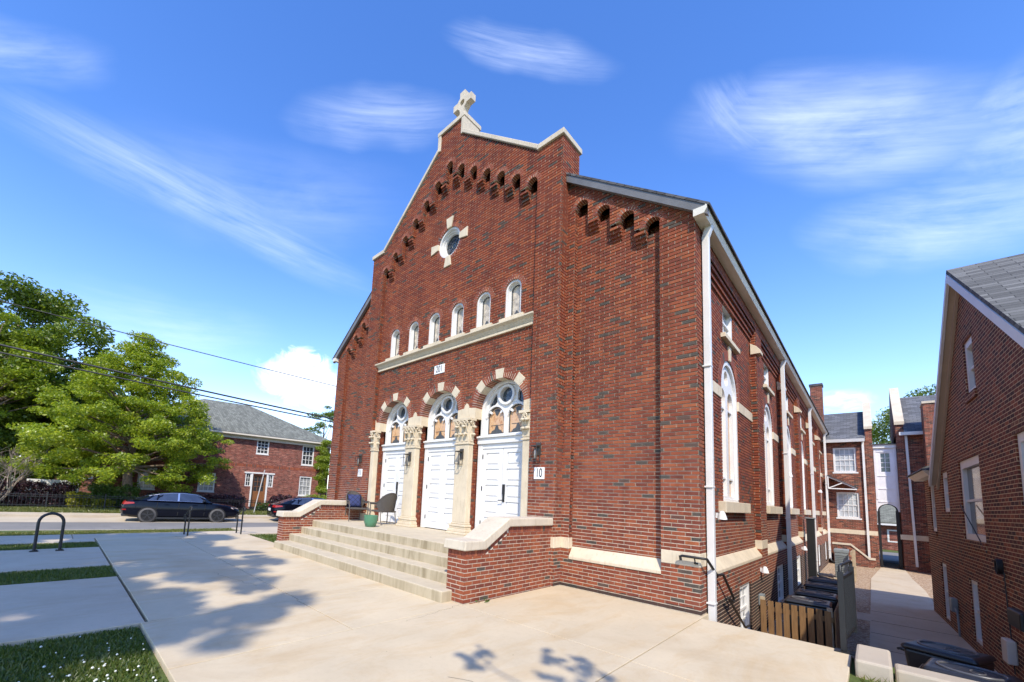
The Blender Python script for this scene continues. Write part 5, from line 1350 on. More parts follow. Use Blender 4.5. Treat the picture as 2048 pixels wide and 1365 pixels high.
for a, b in ((2.19, 2.30), (2.93, 3.075)): m.box(a, b, 27.62, 27.72, -1.2, 2.1)
for i in range(14): wedge(m, FL, 2.63, 2.10, .345, .425, pi * i / 14, pi * (i + 1) / 14, -.08, -.17)
m.build('frame', M['black'], gf)
m = MB()
for z in (-.05, .35): m.box(2.30, 2.97, 30.2, 30.23, z, z + .03)
m.build('rail', M['black'], gf)
blk = thing('gabled_annex', (4.5, 31, -1.2), 'brick annex with a stone coped gable right of the white passage link', 'annex')
m = brickbox(3.125, 9.0, 27.3, 34, -1.3, 6.55); m.build('brick_wall', M['annexbrick'], blk, recalc=False)
m = MB(); m.prism([(3.125, 27.26, 6.0), (3.125, 34.2, 6.0), (3.125, 34.2, 7.1), (3.125, 30.8, 9.9), (3.125, 27.26, 7.1)], (.33, 0, 0)); m.build('parapet_wall', M['annexbrick'], blk)
m = MB(); m.prism([(3.09, 27.16, 7.11), (3.09, 30.8, 9.92), (3.09, 34.3, 7.1), (3.09, 34.3, 7.26), (3.09, 30.8, 10.1), (3.09, 27.16, 7.30)], (.40, 0, 0)); m.build('coping', M['cast'], blk)
m = MB(); m.hexa([(3.46, 26.95, 6.52), (9, 26.95, 6.52), (9, 30.8, 9.3), (3.46, 30.8, 9.3), (3.46, 26.95, 6.64), (9, 26.95, 6.64), (9, 30.8, 9.42), (3.46, 30.8, 9.42)]); m.build('roof', M['roofannex'], blk)
m = MB(); m.box(3.25, 4.3, 26.82, 26.96, 6.44, 6.62); m.build('gutter', M['metal'], blk)
m = MB(); m.bar((3.52, 27.22, 6.45), (3.60, 27.22, -.95), .10, .10, (0, 1, 0)); m.build('downpipe', M['metal'], blk)
m = MB(); m.fbox(FE, 3.05, 9, -.02, .024, .50, .78); m.build('stone_band', M['stone'], blk)
m = MB(); m.box(4.16, 4.9, 25.9, 27.29, -1.3, 8.0); m.build('brick_return', M['annexbrick'], blk); m = MB(); m.box(4.12, 4.95, 25.85, 27.29, 8.002, 8.12); m.build('return_cap', M['cast'], blk)
dh = thing('distant_house', (4, 51, -1.2), 'low brick house with grey roof seen through the arched passage', 'house')
FD = Fr((0, 47, 0), (1, 0, 0), (0, -1, 0))
m = brickbox(-6, 14, 47, 55, -1.4, 1.15); m.build('brick_wall', M['farbrick'], dh, recalc=False)
m = MB(); m.hexa([(-7, 46.4, 1.15), (15, 46.4, 1.15), (15, 51, 3.6), (-7, 51, 3.6), (-7, 46.4, 1.3), (15, 46.4, 1.3), (15, 51, 3.75), (-7, 51, 3.75)]); m.build('roof', M['rooffar'], dh)
m = MB(); m.fbox(FD, -7, 15, .3, .62, 1.0, 1.15); m.build('eave', M['white'], dh)
for x in (2.85, 7.5): sash(dh, FD, x, x + 1.1, -.5, .62, .03, 2, 1, M['white'], M['glasslt'], .12, .1, None)
g = MB(); g.poly([(-60, 43.6, -1.205), (60, 43.6, -1.205), (60, 400, -1.205), (-60, 400, -1.205)], (0, 0, 1)); tag(g.build('back_lawn', M['lawn'], None, recalc=False), kind='structure')
g = MB(); g.poly([(-60, 31.5, -1.205), (60, 31.5, -1.205), (60, 43.5, -1.205), (-60, 43.5, -1.205)], (0, 0, 1)); tag(g.build('back_road', M['asphalt'], None, recalc=False), kind='structure')

# ------------------------------------------------------------------ brick building across the street
FB_ = Fr(SO + SN * 11.0, ST, -SN)
lb = thing('street_house', sp(0, 14, -.1), 'two storey brick building with hipped grey roof across the street', 'building')
WL = [(1.90, 2.80, 4.12, 5.25), (5.40, 6.36, 3.54, 5.14), (5.37, 6.36, 1.00, 2.58), (-1.72, -.66, 1.03, 2.40), (-5.2, -4.2, 1.03, 2.5), (-5.2, -4.2, 3.6, 5.1)]
DR = (1.28, 3.38)
hol2 = [[(a, c), (b, c), (b, d), (a, d)] for a, b, c, d in WL] + [[(1.86, -.1), (2.84, -.1), (2.84, 2.45), (1.86, 2.45)], [(1.33, 1.55), (1.74, 1.55), (1.74, 2.55), (1.33, 2.55)], [(2.96, 1.55), (3.34, 1.55), (3.34, 2.55), (2.96, 2.55)]]
m = MB(); m.plate(FB_, [(-7.2, -.3), (7.72, -.3), (7.72, 5.45), (-7.2, 5.45)], hol2, 0, -.25)
m.poly([FB_(7.72, 0, -.3), FB_(7.72, -11, -.3), FB_(7.72, -11, 5.45), FB_(7.72, 0, 5.45)], ST); m.poly([FB_(-7.2, 0, -.3), FB_(-7.2, -11, -.3), FB_(-7.2, -11, 5.45), FB_(-7.2, 0, 5.45)], -ST)
m.build('brick_wall', M['farbrick'], lb, recalc=False)
v = MB()
for k in range(196): v.fbox(FB_, -7.1 + .075 * k + .006, -7.1 + .075 * (k + 1) - .006, -.02, .006, 3.05, 3.25)
v.build('soldier_course', M['voussoir'], lb)
for i, (a, b, c, d) in enumerate(WL): sash(lb, FB_, a, b, c, d, -.02, 4, 3, M['white'], M['glass'] if i < 2 else M['glassgrey'], .085, .12, (.03, .05, .07), bar=.035)
for a, b in ((1.33, 1.74), (2.96, 3.34)): sash(lb, FB_, a, b, 1.55, 2.55, -.01, 3, 2, M['white'], M['glass'], .07, .1, None, name='side_light', bar=.03, split=False)
m = MB()
for a, b in ((1.74, 1.86), (2.84, 2.96)): m.fbox(FB_, a, b, -.1, .03, 0, 2.55)
m.fbox(FB_, 1.24, 3.43, -.05, .05, 2.552, 2.66); dfm = m.build('door_frame', M['white'], lb)
m = MB(); m.plate(FB_, [(1.86, 0), (2.84, 0), (2.84, 2.45), (1.86, 2.45)], [[(2.0, 1.2), (2.7, 1.2), (2.7, 2.3), (2.0, 2.3)]], -.12, -.17); dw = m.build('door', plain('varnished_door', (.22, .09, .035), .35, .2, 8), lb)
m = MB(); m.poly([FB_(2.0, -.15, 1.2), FB_(2.7, -.15, 1.2), FB_(2.7, -.15, 2.3), FB_(2.0, -.15, 2.3)], -SN); m.build('door_glass', M['glass'], dw, recalc=False)
m = MB()
for u in (2.23, 2.46): m.fbox(FB_, u, u + .03, -.15, -.125, 1.2, 2.3)
for z in (1.55, 1.92): m.fbox(FB_, 2.0, 2.7, -.15, -.126, z, z + .03)
m.build('muntin', dw.data.materials[0], dw)
m = MB(); e = .55; zr1 = 8.75
r = [FB_(7.72 + e, e, 5.55), FB_(-7.2 - e, e, 5.55), FB_(-7.2 - e, -11 - e, 5.55), FB_(7.72 + e, -11 - e, 5.55), FB_(1.9, -5.5, zr1), FB_(-1.6, -5.5, zr1)]
for f in ((1, 0, 4, 5), (0, 3, 4), (3, 2, 5, 4), (2, 1, 5)): m.poly([r[i] for i in f], (r[f[0]] + r[f[1]]) / 2 - FB_(-2, -5.5, 0) + Vector((0, 0, 5)))
m.build('roof', M['rooffar'], lb, recalc=False)
m = MB(); m.fbox(FB_, -7.7, 8.22, .0, .52, 5.40, 5.54); m.fbox(FB_, -7.3, 7.8, .0, .16, 5.14, 5.40); m.build('eave', M['cream'], lb)
oh = thing('orange_brick_house', sp(-10, 32, -.1), 'orange brick house half hidden behind the trees at far left', 'house')
FO = Fr(SO + SN * 30, ST, -SN)
m = MB(); m.plate(FO, [(-14.5, -.3), (-7.5, -.3), (-7.5, 3.3), (-14.5, 3.3)], [], 0, -.2); m.poly([FO(-7.5, 0, -.3), FO(-7.5, -8, -.3), FO(-7.5, -8, 3.3), FO(-7.5, 0, 3.3)], ST); m.build('brick_wall', M['annexbrick'], oh, recalc=False)
sash(oh, FO, -10.2, -9.3, 1.4, 2.9, .03, 2, 2, M['white'], M['glass'], .1, .1, None)
m = MB(); A = [FO(-15, .5, 3.3), FO(-7, .5, 3.3), FO(-7, -8.5, 3.3), FO(-15, -8.5, 3.3)]; m.prism([FO(-15, .5, 3.3), FO(-15, -8.5, 3.3), FO(-15, -4, 6)], ST * 8); m.build('roof', M['rooffar'], oh)
wfz = thing('white_fence', sp(-8.6, 12, 0), 'white timber fence and post behind the purple hedge', 'fence')
m = MB(); f = Fr(SO + SN * 12, ST, -SN); m.fbox(f, -10.6, -8.5, 0, .05, .5, 1.35)
m.build('fence_panel', M['white'], wfz); m = MB(); m.fbox(f, -8.45, -8.15, -.1, .15, -.1, 1.75); m.build('fence_post', M['white'], wfz)
# ------------------------------------------------------------------ iron fence, leaning post, hedges
def iron_fence(s0, s1, D, label):
    t = thing('iron_fence', sp((s0 + s1) / 2, D, -.14), label, 'fence')
    f = Fr(SO + SN * D, ST, -SN)
    for z in (.02, .47, .58):
        m = MB(); m.fbox(f, s0, s1, -.014, .014, z, z + .03); m.build('rail', M['black'], t)
    n = int((s1 - s0) / .16); m = MB()
    for k in range(n + 1): u = s0 + (s1 - s0) * k / n; m.fbox(f, u - .008, u + .008, -.008, .008, -.12, .68)
    o = m.build('pickets', M['black'], t); o['kind'] = 'stuff'
    for k in range(int((s1 - s0) / 2.4) + 1):
        u = s0 + 2.4 * k; m = MB(); m.fbox(f, u - .03, u + .03, -.03, .03, -.14, .74); m.build('fence_post', M['black'], t)
iron_fence(-16, -4.6, 6.9, 'black iron picket fence along the lawn at far left')
iron_fence(-4.0, 9, 6.9, 'black iron picket fence behind the parked cars')
m = MB(); m.tube([sp(1.20, 5.6, -.15), sp(1.60, 5.6, 2.70)], .035, 8); tag(m.build('leaning_post', M['post'], None, smooth=60), 'thin pale metal post leaning beside the front of the dark car', 'post')
def leaf_quads(C, N, size, flat=.35, up=0.0):
    """leaf-sized folded quads scattered round cluster centres C [(x,y,z,rx,ry,rz)], N leaves in all"""
    C = np.asarray(C, float); vol = C[:, 3] * C[:, 4] * np.maximum(C[:, 5], .2); pr_ = vol ** .8; pr_ /= pr_.sum()
    idx = rng.choice(len(C), N, p=pr_); c = C[idx]
    d = rng.normal(size=(N, 3)); d /= np.linalg.norm(d, axis=1)[:, None]; r = rng.random(N) ** .42
    p = c[:, :3] + d * r[:, None] * c[:, 3:6]
    n = rng.normal(size=(N, 3)); n[:, 2] = np.abs(n[:, 2]) + up; n /= np.linalg.norm(n, axis=1)[:, None]
    t = np.cross(n, rng.normal(size=(N, 3))); t /= np.linalg.norm(t, axis=1)[:, None]; b = np.cross(n, t)
    s = size * (.6 + .8 * rng.random(N))[:, None]
    V = np.empty((N, 4, 3)); V[:, 0] = p - t * s; V[:, 1] = p - b * s * .5 + n * s * .12; V[:, 2] = p + t * s; V[:, 3] = p + b * s * .5 + n * s * .12
    return V.reshape(-1, 3)
def hedge(name, s0, s1, D0, D1, z0, z1, m, label, N, size=.055, cat='hedge', lump=.12):
    C = []; L = s1 - s0; n = max(3, int(L / .35))
    for k in range(n):
        for j in range(3):
            for q in range(2):
                s, D, z = s0 + L * (k + .5) / n + random.uniform(-.1, .1), D0 + (D1 - D0) * (.2 + .6 * q), z0 + (z1 - z0) * (.18 + .30 * j) + random.uniform(-lump, lump) * (j == 2)
                p = sp(s, D, z); C.append((p.x, p.y, p.z, .27, .27, (z1 - z0) * .2))
    o = thing(name, sp((s0 + s1) / 2, (D0 + D1) / 2, z0), label, cat); V = leaf_quads(C, N, size) - np.array(ORG[o.name]); fast_mesh('foliage', V, 4, m, o)
    w = MB(); a, b = sp(s0 + .2, (D0 + D1) / 2, z0), sp(s1 - .2, (D0 + D1) / 2, z0)
    for k in range(max(2, n // 2)):
        p = a + (b - a) * (k + .5) / max(2, n // 2); w.tube([p, p + Vector((random.uniform(-.1, .1), random.uniform(-.1, .1), (z1 - z0) * .6))], [.03, .012], 5)
    w.build('stems', M['bark'], o)
hedge('purple_hedge', -13, -8.0, 8.2, 9.4, -.1, 1.25, M['leafpur'], 'long clipped purple leaved hedge at far left behind the iron fence', 16000)
hedge('boxwood_hedge', -7.2, -5.0, 7.6, 8.7, -.1, 1.25, M['leafbox'], 'square clipped green hedge beside the big tree trunk', 11000)
hedge('gold_shrub', -8.05, -7.1, 7.3, 8.1, -.12, .72, M['leafgold'], 'round yellow green shrub left of the square hedge', 5000, .05, 'shrub')
hedge('gold_shrub', -6.95, -6.05, 7.15, 7.8, -.12, .42, M['leafgold'], 'low yellow green shrub in front of the square hedge', 3500, .05, 'shrub')
hedge('dark_hedge', -4.6, 1.0, 8.6, 9.6, -.1, .85, M['leafpur'], 'dark purple hedge behind the dark parked car', 14000)
hedge('purple_hedge', 2.9, 5.6, 8.4, 9.4, -.1, 1.0, M['leafpur'], 'purple leaved hedge under the street house window near the church', 9000)
hedge('green_hedge', 5.2, 7.4, 8.4, 9.3, -.1, 1.12, M['leafyl'], 'bright green hedge at the right end of the purple hedge', 5000)
hedge('ground_shrub', 1.6, 2.9, 7.2, 8.2, -.12, .38, M['leafbox'], 'low green shrub right of the leaning post', 2500, .05, 'shrub')
# ------------------------------------------------------------------ trees
def limb(mb, p, q, r0, r1, n=6, wob=.12):
    p, q = Vector(p), Vector(q); pts = []; L = (q - p).length
    for k in range(n + 1):
        t = k / n; pts.append(p.lerp(q, t) + Vector((random.uniform(-1, 1), random.uniform(-1, 1), random.uniform(-.4, .6))) * wob * L * .12 * (0 < k < n))
    mb.tube(pts, [r0 + (r1 - r0) * k / n for k in range(n + 1)], 7)
def tree(name, base, h, clusters, N, size, mat, label, r=.22, bark='bark', cat='tree', group=None, up=0.2, hub=.35, lean=(0, 0), nlimb=46):
    base = Vector(base); o = thing(name, base, label, cat, group)
    t = MB(); top = base + Vector((lean[0], lean[1], h * .9)); K = 8
    axis = [base.lerp(top, k / K) + Vector((random.uniform(-.1, .1), random.uniform(-.1, .1), 0)) * (k > 0) for k in range(K + 1)]
    t.tube([base - Vector((0, 0, .1))] + axis[1:], [r * 1.25] + [r * (1 - .85 * k / K) for k in range(1, K + 1)], 9)
    C = np.asarray(clusters)
    for c in C[::max(1, len(C) // nlimb)]:
        q = Vector(c[:3]); zf_ = max(hub * h, min(h * .85, (q.z - base.z) * .72)); k = zf_ / (h * .9) * K; k0 = int(min(K - 1, k)); p = axis[k0].lerp(axis[k0 + 1], min(1, k - k0))
        limb(t, p, q, max(.02, r * .42 * (1 - zf_ / h * .7)), .012)
    t.build('trunk', M[bark], o, smooth=True)
    fast_mesh('crown', leaf_quads(clusters, N, size, up=up) - np.array(base), 4, M[mat], o)
    return o
def shell(c, rx, ry, rz, n, cr, flat, seed, inner=.25, zmin=-.8):
    r_ = np.random.default_rng(seed); out = []
    while len(out) < n:
        d = r_.normal(size=3); d /= np.linalg.norm(d)
        if d[2] < zmin: continue
        q = inner + (1 - inner) * r_.random() ** .5; k = cr * (.6 + .8 * r_.random())
        out.append((c[0] + d[0] * rx * q, c[1] + d[1] * ry * q, c[2] + d[2] * rz * q, k, k, k * flat))
    return out
# oak in front: tiers of flat boughs on a pyramidal outline
b = sp(-5.6, 8.2, -.1); tiers = []; r_ = np.random.default_rng(3)
for k in range(15):
    z = 1.9 + 8.5 * k / 14; R_ = (5.5 * (1 - ((z - 3.6) / 7.6) ** 1.2) if z > 3.6 else 4.7 + .5 * (z - 2.2))
    n = max(3, int(R_ * 8.5))
    for j in range(n):
        a = 2 * pi * j / n + k * 1.7 + r_.uniform(-.25, .25); q = R_ * r_.uniform(.3, 1.03) * (1 + .12 * sin(3 * a + k)); s_ = r_.uniform(.35, .85)
        if z < 2.9 and q < 1.6: continue
        if z < 3.9 and q < 2.6 and cos(a) - .4 * sin(a) > .1: continue
        tiers.append((b.x + q * cos(a), b.y + q * sin(a), z + r_.uniform(-.6, .6) - .05 * q, s_, s_, r_.uniform(.16, .42)))
tiers.append((b.x, b.y, 10.5, .5, .5, .5))
tree('oak_tree', b, 9.8, tiers, 100000, .078, 'leaf', 'bright green layered oak tree standing behind the dark parked car', .30, up=.5, hub=.25)
b = sp(-13.2, 17, -.1)
tree('tall_tree', b, 14, shell((b.x, b.y, 8.6), 6.6, 6.4, 6.4, 120, 1.25, .6, 11), 60000, .13, 'leafdk', 'tall dark green tree at the left edge behind the oak', .42)
b = sp(-13.2, 11.5, -.1)
tree('yellow_green_tree', b, 10, shell((b.x, b.y, 6.4), 3.4, 3.3, 5.2, 60, .85, .5, 12), 30000, .10, 'leafyl', 'yellow green tree at the left edge in front of the tall dark one', .25)
b = sp(-12.2, 14.5, -.1)
tree('tall_tree', b, 7, shell((b.x, b.y, 3.9), 3.6, 3.2, 3.3, 46, .9, .6, 31), 24000, .11, 'leafdk', 'lower dark green tree behind the bare shrub at the left edge', .25)
b = sp(-9.4, 19, -.1)
tree('tall_tree', b, 8, shell((b.x, b.y, 4.6), 3.2, 3.0, 4.2, 46, .9, .6, 33), 22000, .12, 'leafdk', 'dark green tree filling the gap between the tall tree and the oak', .25)
b = sp(-22, 28, -.1)
tree('tall_tree', b, 12, shell((b.x, b.y, 7), 7, 7, 5.5, 60, 1.6, .6, 13), 22000, .2, 'leafdk', 'dark tree far behind at the left picture edge', .4)
b = sp(-3.5, 33, -.1)
tree('background_tree', b, 8, shell((b.x, b.y, 4.5), 4.5, 5, 3.8, 40, 1.2, .6, 14), 16000, .16, 'leafdk', 'mid green tree behind the oak near the street house', .3)
b = sp(6.95, 10.2, -.1); C = [(b.x, b.y, z, .55 + .25 * sin(z * 2.1), .55 + .25 * sin(z * 2.1), .38) for z in (1.6, 2.2, 2.75, 3.5, 4.1, 4.75, 5.4)] + [(b.x + .35 * cos(k * 2.4), b.y + .35 * sin(k * 2.4), 1.5 + .5 * k, .4, .4, .22) for k in range(9)]
tree('slim_tree', b, 6, C, 12000, .055, 'leafyl', 'slim upright leafy tree against the right end of the street house', .10)
b = sp(8.95, 17, -.1)
tree('feathery_tree', b, 9, shell((b.x, b.y, 7.2), 2.0, 2.0, 3.0, 22, .6, .4, 15, .4), 5500, .075, 'leafdk', 'sparse feathery tree showing just left of the church corner', .12)
for i, (x, y, zc_, rr, lab, mt) in enumerate(((2.35, 62, 9.4, 4.6, 'leafy tree behind the white passage link', 'leafdk'), (6.6, 52, 10.5, 4.2, 'tree top above the annex roof beside the house gable', 'leafdk'), (-2, 80, 4, 6, 'trees beyond the distant house through the arch', 'leafdk'), (8, 84, 4.5, 6, 'round tree beyond the distant house, right', 'leafdk'))):
    b = Vector((x, y, -1.2)); tree('yard_tree', b, zc_ + rr * .6, shell((x, y, zc_), rr, rr, rr * .9, 40, rr * .26, .6, 20 + i), 15000, .10 if i < 2 else .2, mt, lab, .25)
# bare branched shrub at the left edge
bs = thing('bare_shrub', sp(-10.9, 8.0, -.1), 'tangled leafless grey shrub at the left edge', 'shrub'); m = MB(); r2 = random.Random(5)
def twig(p, d, L, r, lv):
    q = p + d * L; m.tube([p, p.lerp(q, .5) + Vector((r2.uniform(-.08, .08), r2.uniform(-.08, .08), r2.uniform(-.06, .1))) * L, q], [r, r * .8, r * .6], 5)
    if lv == 0: return
    for _ in range(3 if lv > 1 else 4):
        e = (d + Vector((r2.uniform(-.9, .9), r2.uniform(-.9, .9), r2.uniform(-.45, .65)))).normalized(); twig(p.lerp(q, r2.uniform(.45, 1)), e, L * r2.uniform(.55, .85), r * .55, lv - 1)
for k in range(7):
    a = k * .9; twig(sp(-10.9, 8.0, -.1), Vector((.5 * cos(a), .5 * sin(a), 1)).normalized(), 1.5, .05, 4)
m.build('branches', M['barklt'], bs)
# shade trees behind the camera: their crowns stand where the sun throws them onto the terrace
def shade_cluster(x, y, z, k, f=.5): t = z / SUN.z; p = Vector((x, y, 0)) + SUN * t; return (p.x, p.y, p.z, k, k, k * f)
C = []; r_ = np.random.default_rng(8)
while len(C) < 190:
    x, y = r_.uniform(-14.5, -2.6), r_.uniform(-12, -2.8)
    lim = np.interp(x, [-14.5, -10, -6.5, -4.2, -2.6], [-3.6, -3.3, -3.7, -5.1, -6.5])
    if y > lim + r_.normal() * .25: continue
    edge = lim - y
    C.append(shade_cluster(x, y, r_.uniform(10.5, 17.5), r_.uniform(.28, .55) if edge < 1.2 else r_.uniform(.4, .85), .6))
tree('shade_tree', (1.0, -17.5, -.07), 15, C, 75000, .11, 'leafdk', 'broad shade tree on the lawn behind the viewer, out of the picture', .35, hub=.3)
C = []
for cx_, cy_, sx_, sy_, n_ in ((-1.08, -4.05, .10, .15, 14), (-.85, -4.3, .10, .06, 6), (-.5, -3.45, .10, .10, 8), (-.15, -3.5, .16, .12, 16), (.15, -3.75, .12, .12, 10), (-.3, -3.95, .15, .1, 6)):
    for _ in range(n_): C.append(shade_cluster(cx_ + r_.normal() * sx_, cy_ + r_.normal() * sy_, r_.uniform(6.8, 8.2), r_.uniform(.03, .075), .7))
tree('shade_sapling', (9.6, -13.9, -.07), 15.5, C, 900, .045, 'leafdk', 'tall slender tree at the far right behind the viewer, out of the picture', .10, hub=.85, nlimb=3)

# ------------------------------------------------------------------ cars
def lerp(a, b, t): return a + (b - a) * t
def sedan(loc, rz, label):
    th = thing('sedan_car', loc, label, 'car', 'sedans parked along the far kerb', rz)
    L = 4.92; X = lambda x: x - L / 2         # x=0 rear .. L front ; local +x forward
    # belt height, roof height, half widths along the length
    xs = [0, .10, .35, .75, 1.2, 1.7, 2.3, 2.9, 3.3, 3.7, 4.2, 4.6, 4.82, 4.92]
    hood = [.72, .90, 1.00, 1.02, .99, .98, .97, .96, .95, .92, .86, .78, .70, .58]
    wid = [.62, .76, .86, .91, .92, .925, .925, .925, .925, .92, .90, .84, .74, .60]
    bot = [.42, .30, .24, .20, .18, .18, .18, .18, .18, .18, .20, .22, .26, .34]
    b = MB(); rows = []
    for x, h, w, z in zip(xs, hood, wid, bot):
        P = [(w * .80, z), (w * .96, z + .10), (w, lerp(z, h, .45)), (w * .985, lerp(z, h, .72)), (w * .95, h - .06), (w * .86, h), (w * .45, h + .025), (0, h + .03)]
        rows.append([Vector((X(x), y, zz)) for y, zz in P])
    for sgn in (1, -1):
        for i in range(len(rows) - 1):
            for j in range(len(rows[0]) - 1):
                q = [rows[i][j], rows[i + 1][j], rows[i + 1][j + 1], rows[i][j + 1]]; q = [Vector((p.x, p.y * sgn, p.z)) for p in q]; b.poly(q, (0, sgn, .3))
        for r0 in (rows[0], rows[-1]):
            for j in range(len(r0) - 1): b.poly([Vector((p.x, p.y * sgn, p.z)) for p in (r0[j], r0[j + 1], Vector((r0[j + 1].x, 0, r0[j + 1].z)), Vector((r0[j].x, 0, r0[j].z)))])
    body = b.build('body', M['carpaint'], th, local=True, smooth=32, weld=True)
    gx = [.42, .80, 1.20, 1.65, 2.1, 2.5, 2.9, 3.25, 3.62]; gz = [1.03, 1.19, 1.33, 1.42, 1.452, 1.45, 1.39, 1.23, .965]
    gw = [.60, .60, .615, .62, .62, .62, .62, .65, .72]; bz = [1.02, 1.01, 1.0, .985, .98, .975, .97, .965, .955]; bw = [.80, .83, .85, .86, .865, .865, .865, .86, .83]
    c = MB()
    for sgn in (1, -1):
        for i in range(len(gx) - 1):
            A, B_ = i, i + 1
            c.poly([Vector((X(gx[A]), sgn * bw[A], bz[A])), Vector((X(gx[B_]), sgn * bw[B_], bz[B_])), Vector((X(gx[B_]), sgn * gw[B_], gz[B_] - .03)), Vector((X(gx[A]), sgn * gw[A], gz[A] - .03))], (0, sgn, .3))
            c.poly([Vector((X(gx[A]), sgn * gw[A], gz[A] - .03)), Vector((X(gx[B_]), sgn * gw[B_], gz[B_] - .03)), Vector((X(gx[B_]), 0, gz[B_])), Vector((X(gx[A]), 0, gz[A]))], (0, 0, 1))
    c.build('roof', M['carpaint'], th, local=True, smooth=45, weld=True)
    def gp_(x, t, sgn):
        g = lambda a: float(np.interp(x, gx, a)); w = lerp(g(bw), g(gw), t); z = lerp(g(bz), g(gz) - .03, t); return Vector((X(x), sgn * (w + .008), z + .002))
    for sgn in (1, -1):
        for x0, x1, x2, x3, nm in ((.98, 1.30, 1.33, 1.30, 'quarter_glass'), (1.36, 2.12, 2.12, 1.40, 'rear_glass'), (2.22, 3.30, 2.96, 2.22, 'front_glass')):
            w = MB(); n = 6
            for k in range(n):
                t0, t1 = k / n, (k + 1) / n
                w.poly([gp_(lerp(x0, x1, t0), .10, sgn), gp_(lerp(x0, x1, t1), .10, sgn), gp_(lerp(x3, x2, t1), .90, sgn), gp_(lerp(x3, x2, t0), .90, sgn)], (0, sgn, .3))
            w.build(nm, M['glassbl'], th, local=True, smooth=True, recalc=False)
        tr = MB(); tr.tube([gp_(x, .92, sgn) for x in (1.0, 1.4, 1.9, 2.4, 2.9, 3.3)], .012, 5); tr.tube([gp_(x, .06, sgn) for x in (.95, 1.6, 2.4, 3.3)], .010, 5); tr.build('window_trim', M['chrome'], th, local=True)
        pl = MB(); pl.poly([gp_(2.13, .08, sgn), gp_(2.21, .08, sgn), gp_(2.21, .92, sgn), gp_(2.13, .92, sgn)], (0, sgn, .3)); pl.build('door_pillar', M['chrome'], th, local=True, recalc=False)
        mr = MB(); mr.hexa([Vector(p) for p in ((X(3.16), sgn * .88, .96), (X(3.34), sgn * .88, .97), (X(3.32), sgn * 1.06, 1.0), (X(3.18), sgn * 1.06, .99), (X(3.17), sgn * .88, 1.07), (X(3.30), sgn * .88, 1.07), (X(3.29), sgn * 1.05, 1.10), (X(3.19), sgn * 1.05, 1.10))]); mr.build('wing_mirror', M['carpaint'], th, local=True, bevel=.03)
        for x in (1.62, 2.78):
            dh_ = MB(); dh_.tube([(X(x), sgn * .925, .83), (X(x + .1), sgn * .945, .835), (X(x + .2), sgn * .925, .83)], .012, 6); dh_.build('door_handle', M['carpaint'], th, local=True)
        sk = MB(); sk.box(*sorted((X(1.35), X(3.55))), *sorted((sgn * .86, sgn * .925)), .165, .235); sk.build('side_skirt', M['blackmatt'], th, local=True)
        sg_ = MB()
        for x in (1.32, 2.18, 3.28): sg_.bar((X(x), sgn * .917, .32), (X(x + .03), sgn * .917, .93), .006, .022, (1, 0, 0))
        sg_.build('door_seam', M['darkgap'], th, local=True)
        for x in (1.02, 3.86):
            ar = MB(); ar.tube([(X(x), sgn * .80, .34), (X(x), sgn * .921, .34)], .385, 28); ar.build('wheel_arch_shade', M['darkgap'], th, local=True)  # body is uncut: a black disc stands for the shaded hollow
            ty = MB(); ty.tube([(X(x), sgn * .72, .335), (X(x), sgn * .93, .335), (X(x), sgn * .948, .335)], [.335, .335, .31], 30); wh = ty.build('wheel', M['tyre'], th, local=True, smooth=40)
            ri = MB(); ri.tube([(X(x), sgn * .944, .335), (X(x), sgn * .950, .335)], .255, 26); ri.build('rim_well', M['darkgap'], wh, local=True)
            sp_ = MB(); n = 20
            for k in range(n): sp_.bar((X(x) + .25 * cos(2 * pi * k / n), sgn * .954, .335 + .25 * sin(2 * pi * k / n)), (X(x) + .25 * cos(2 * pi * (k + 1) / n), sgn * .954, .335 + .25 * sin(2 * pi * (k + 1) / n)), .02, .02)
            for k in range(5):
                for dd in (-.13, .13):
                    a = 2 * pi * k / 5 + .3; sp_.bar((X(x) + .03 * cos(a), sgn * .956, .335 + .03 * sin(a)), (X(x) + .245 * cos(a + dd), sgn * .954, .335 + .245 * sin(a + dd)), .022, .028)
            sp_.tube([(X(x), sgn * .945, .335), (X(x), sgn * .965, .335)], .045, 12); sp_.build('rim', M['chrome'] if 0 else M['rim'], wh, local=True)
        tl = MB(); tl.hexa([Vector(p) for p in ((X(.02), sgn * .50, .82), (X(.10), sgn * .775, .80), (X(.50), sgn * .90, .86), (X(.06), sgn * .50, .84), (X(.06), sgn * .50, .93), (X(.14), sgn * .78, .93), (X(.46), sgn * .88, .92), (X(.10), sgn * .50, .94))]); tl.build('tail_light', M['red'], th, local=True)
        hl = MB(); hl.hexa([Vector(p) for p in ((X(4.86), sgn * .52, .60), (X(4.84), sgn * .68, .60), (X(4.50), sgn * .875, .69), (X(4.7), sgn * .60, .60), (X(4.84), sgn * .52, .70), (X(4.80), sgn * .68, .71), (X(4.44), sgn * .865, .76), (X(4.66), sgn * .60, .74))]); hl.build('headlight', M['amberlens'], th, local=True)
        rb_ = MB(); rb_.box(*sorted((X(.06), X(.3))), *sorted((sgn * .72, sgn * .80)), .55, .60); rb_.build('reflector', M['red'], th, local=True)
    def roofp(x, f, dz=.008): g = lambda a: float(np.interp(x, gx, a)); return Vector((X(x), f * g(gw) * .96, g(gz) - .03 * abs(f) + dz))
    for x0, x1, nm in ((.50, 1.16, 'rear_window'), (2.94, 3.55, 'windscreen')):
        w = MB(); n = 5
        for k in range(n):
            a, e = lerp(x0, x1, k / n), lerp(x0, x1, (k + 1) / n)
            for s in (-1, 1): w.poly([roofp(a, 0), roofp(e, 0), roofp(e, s), roofp(a, s)], (0, 0, 1))
        w.build(nm, M['glassbl'], th, local=True, recalc=False, smooth=True)
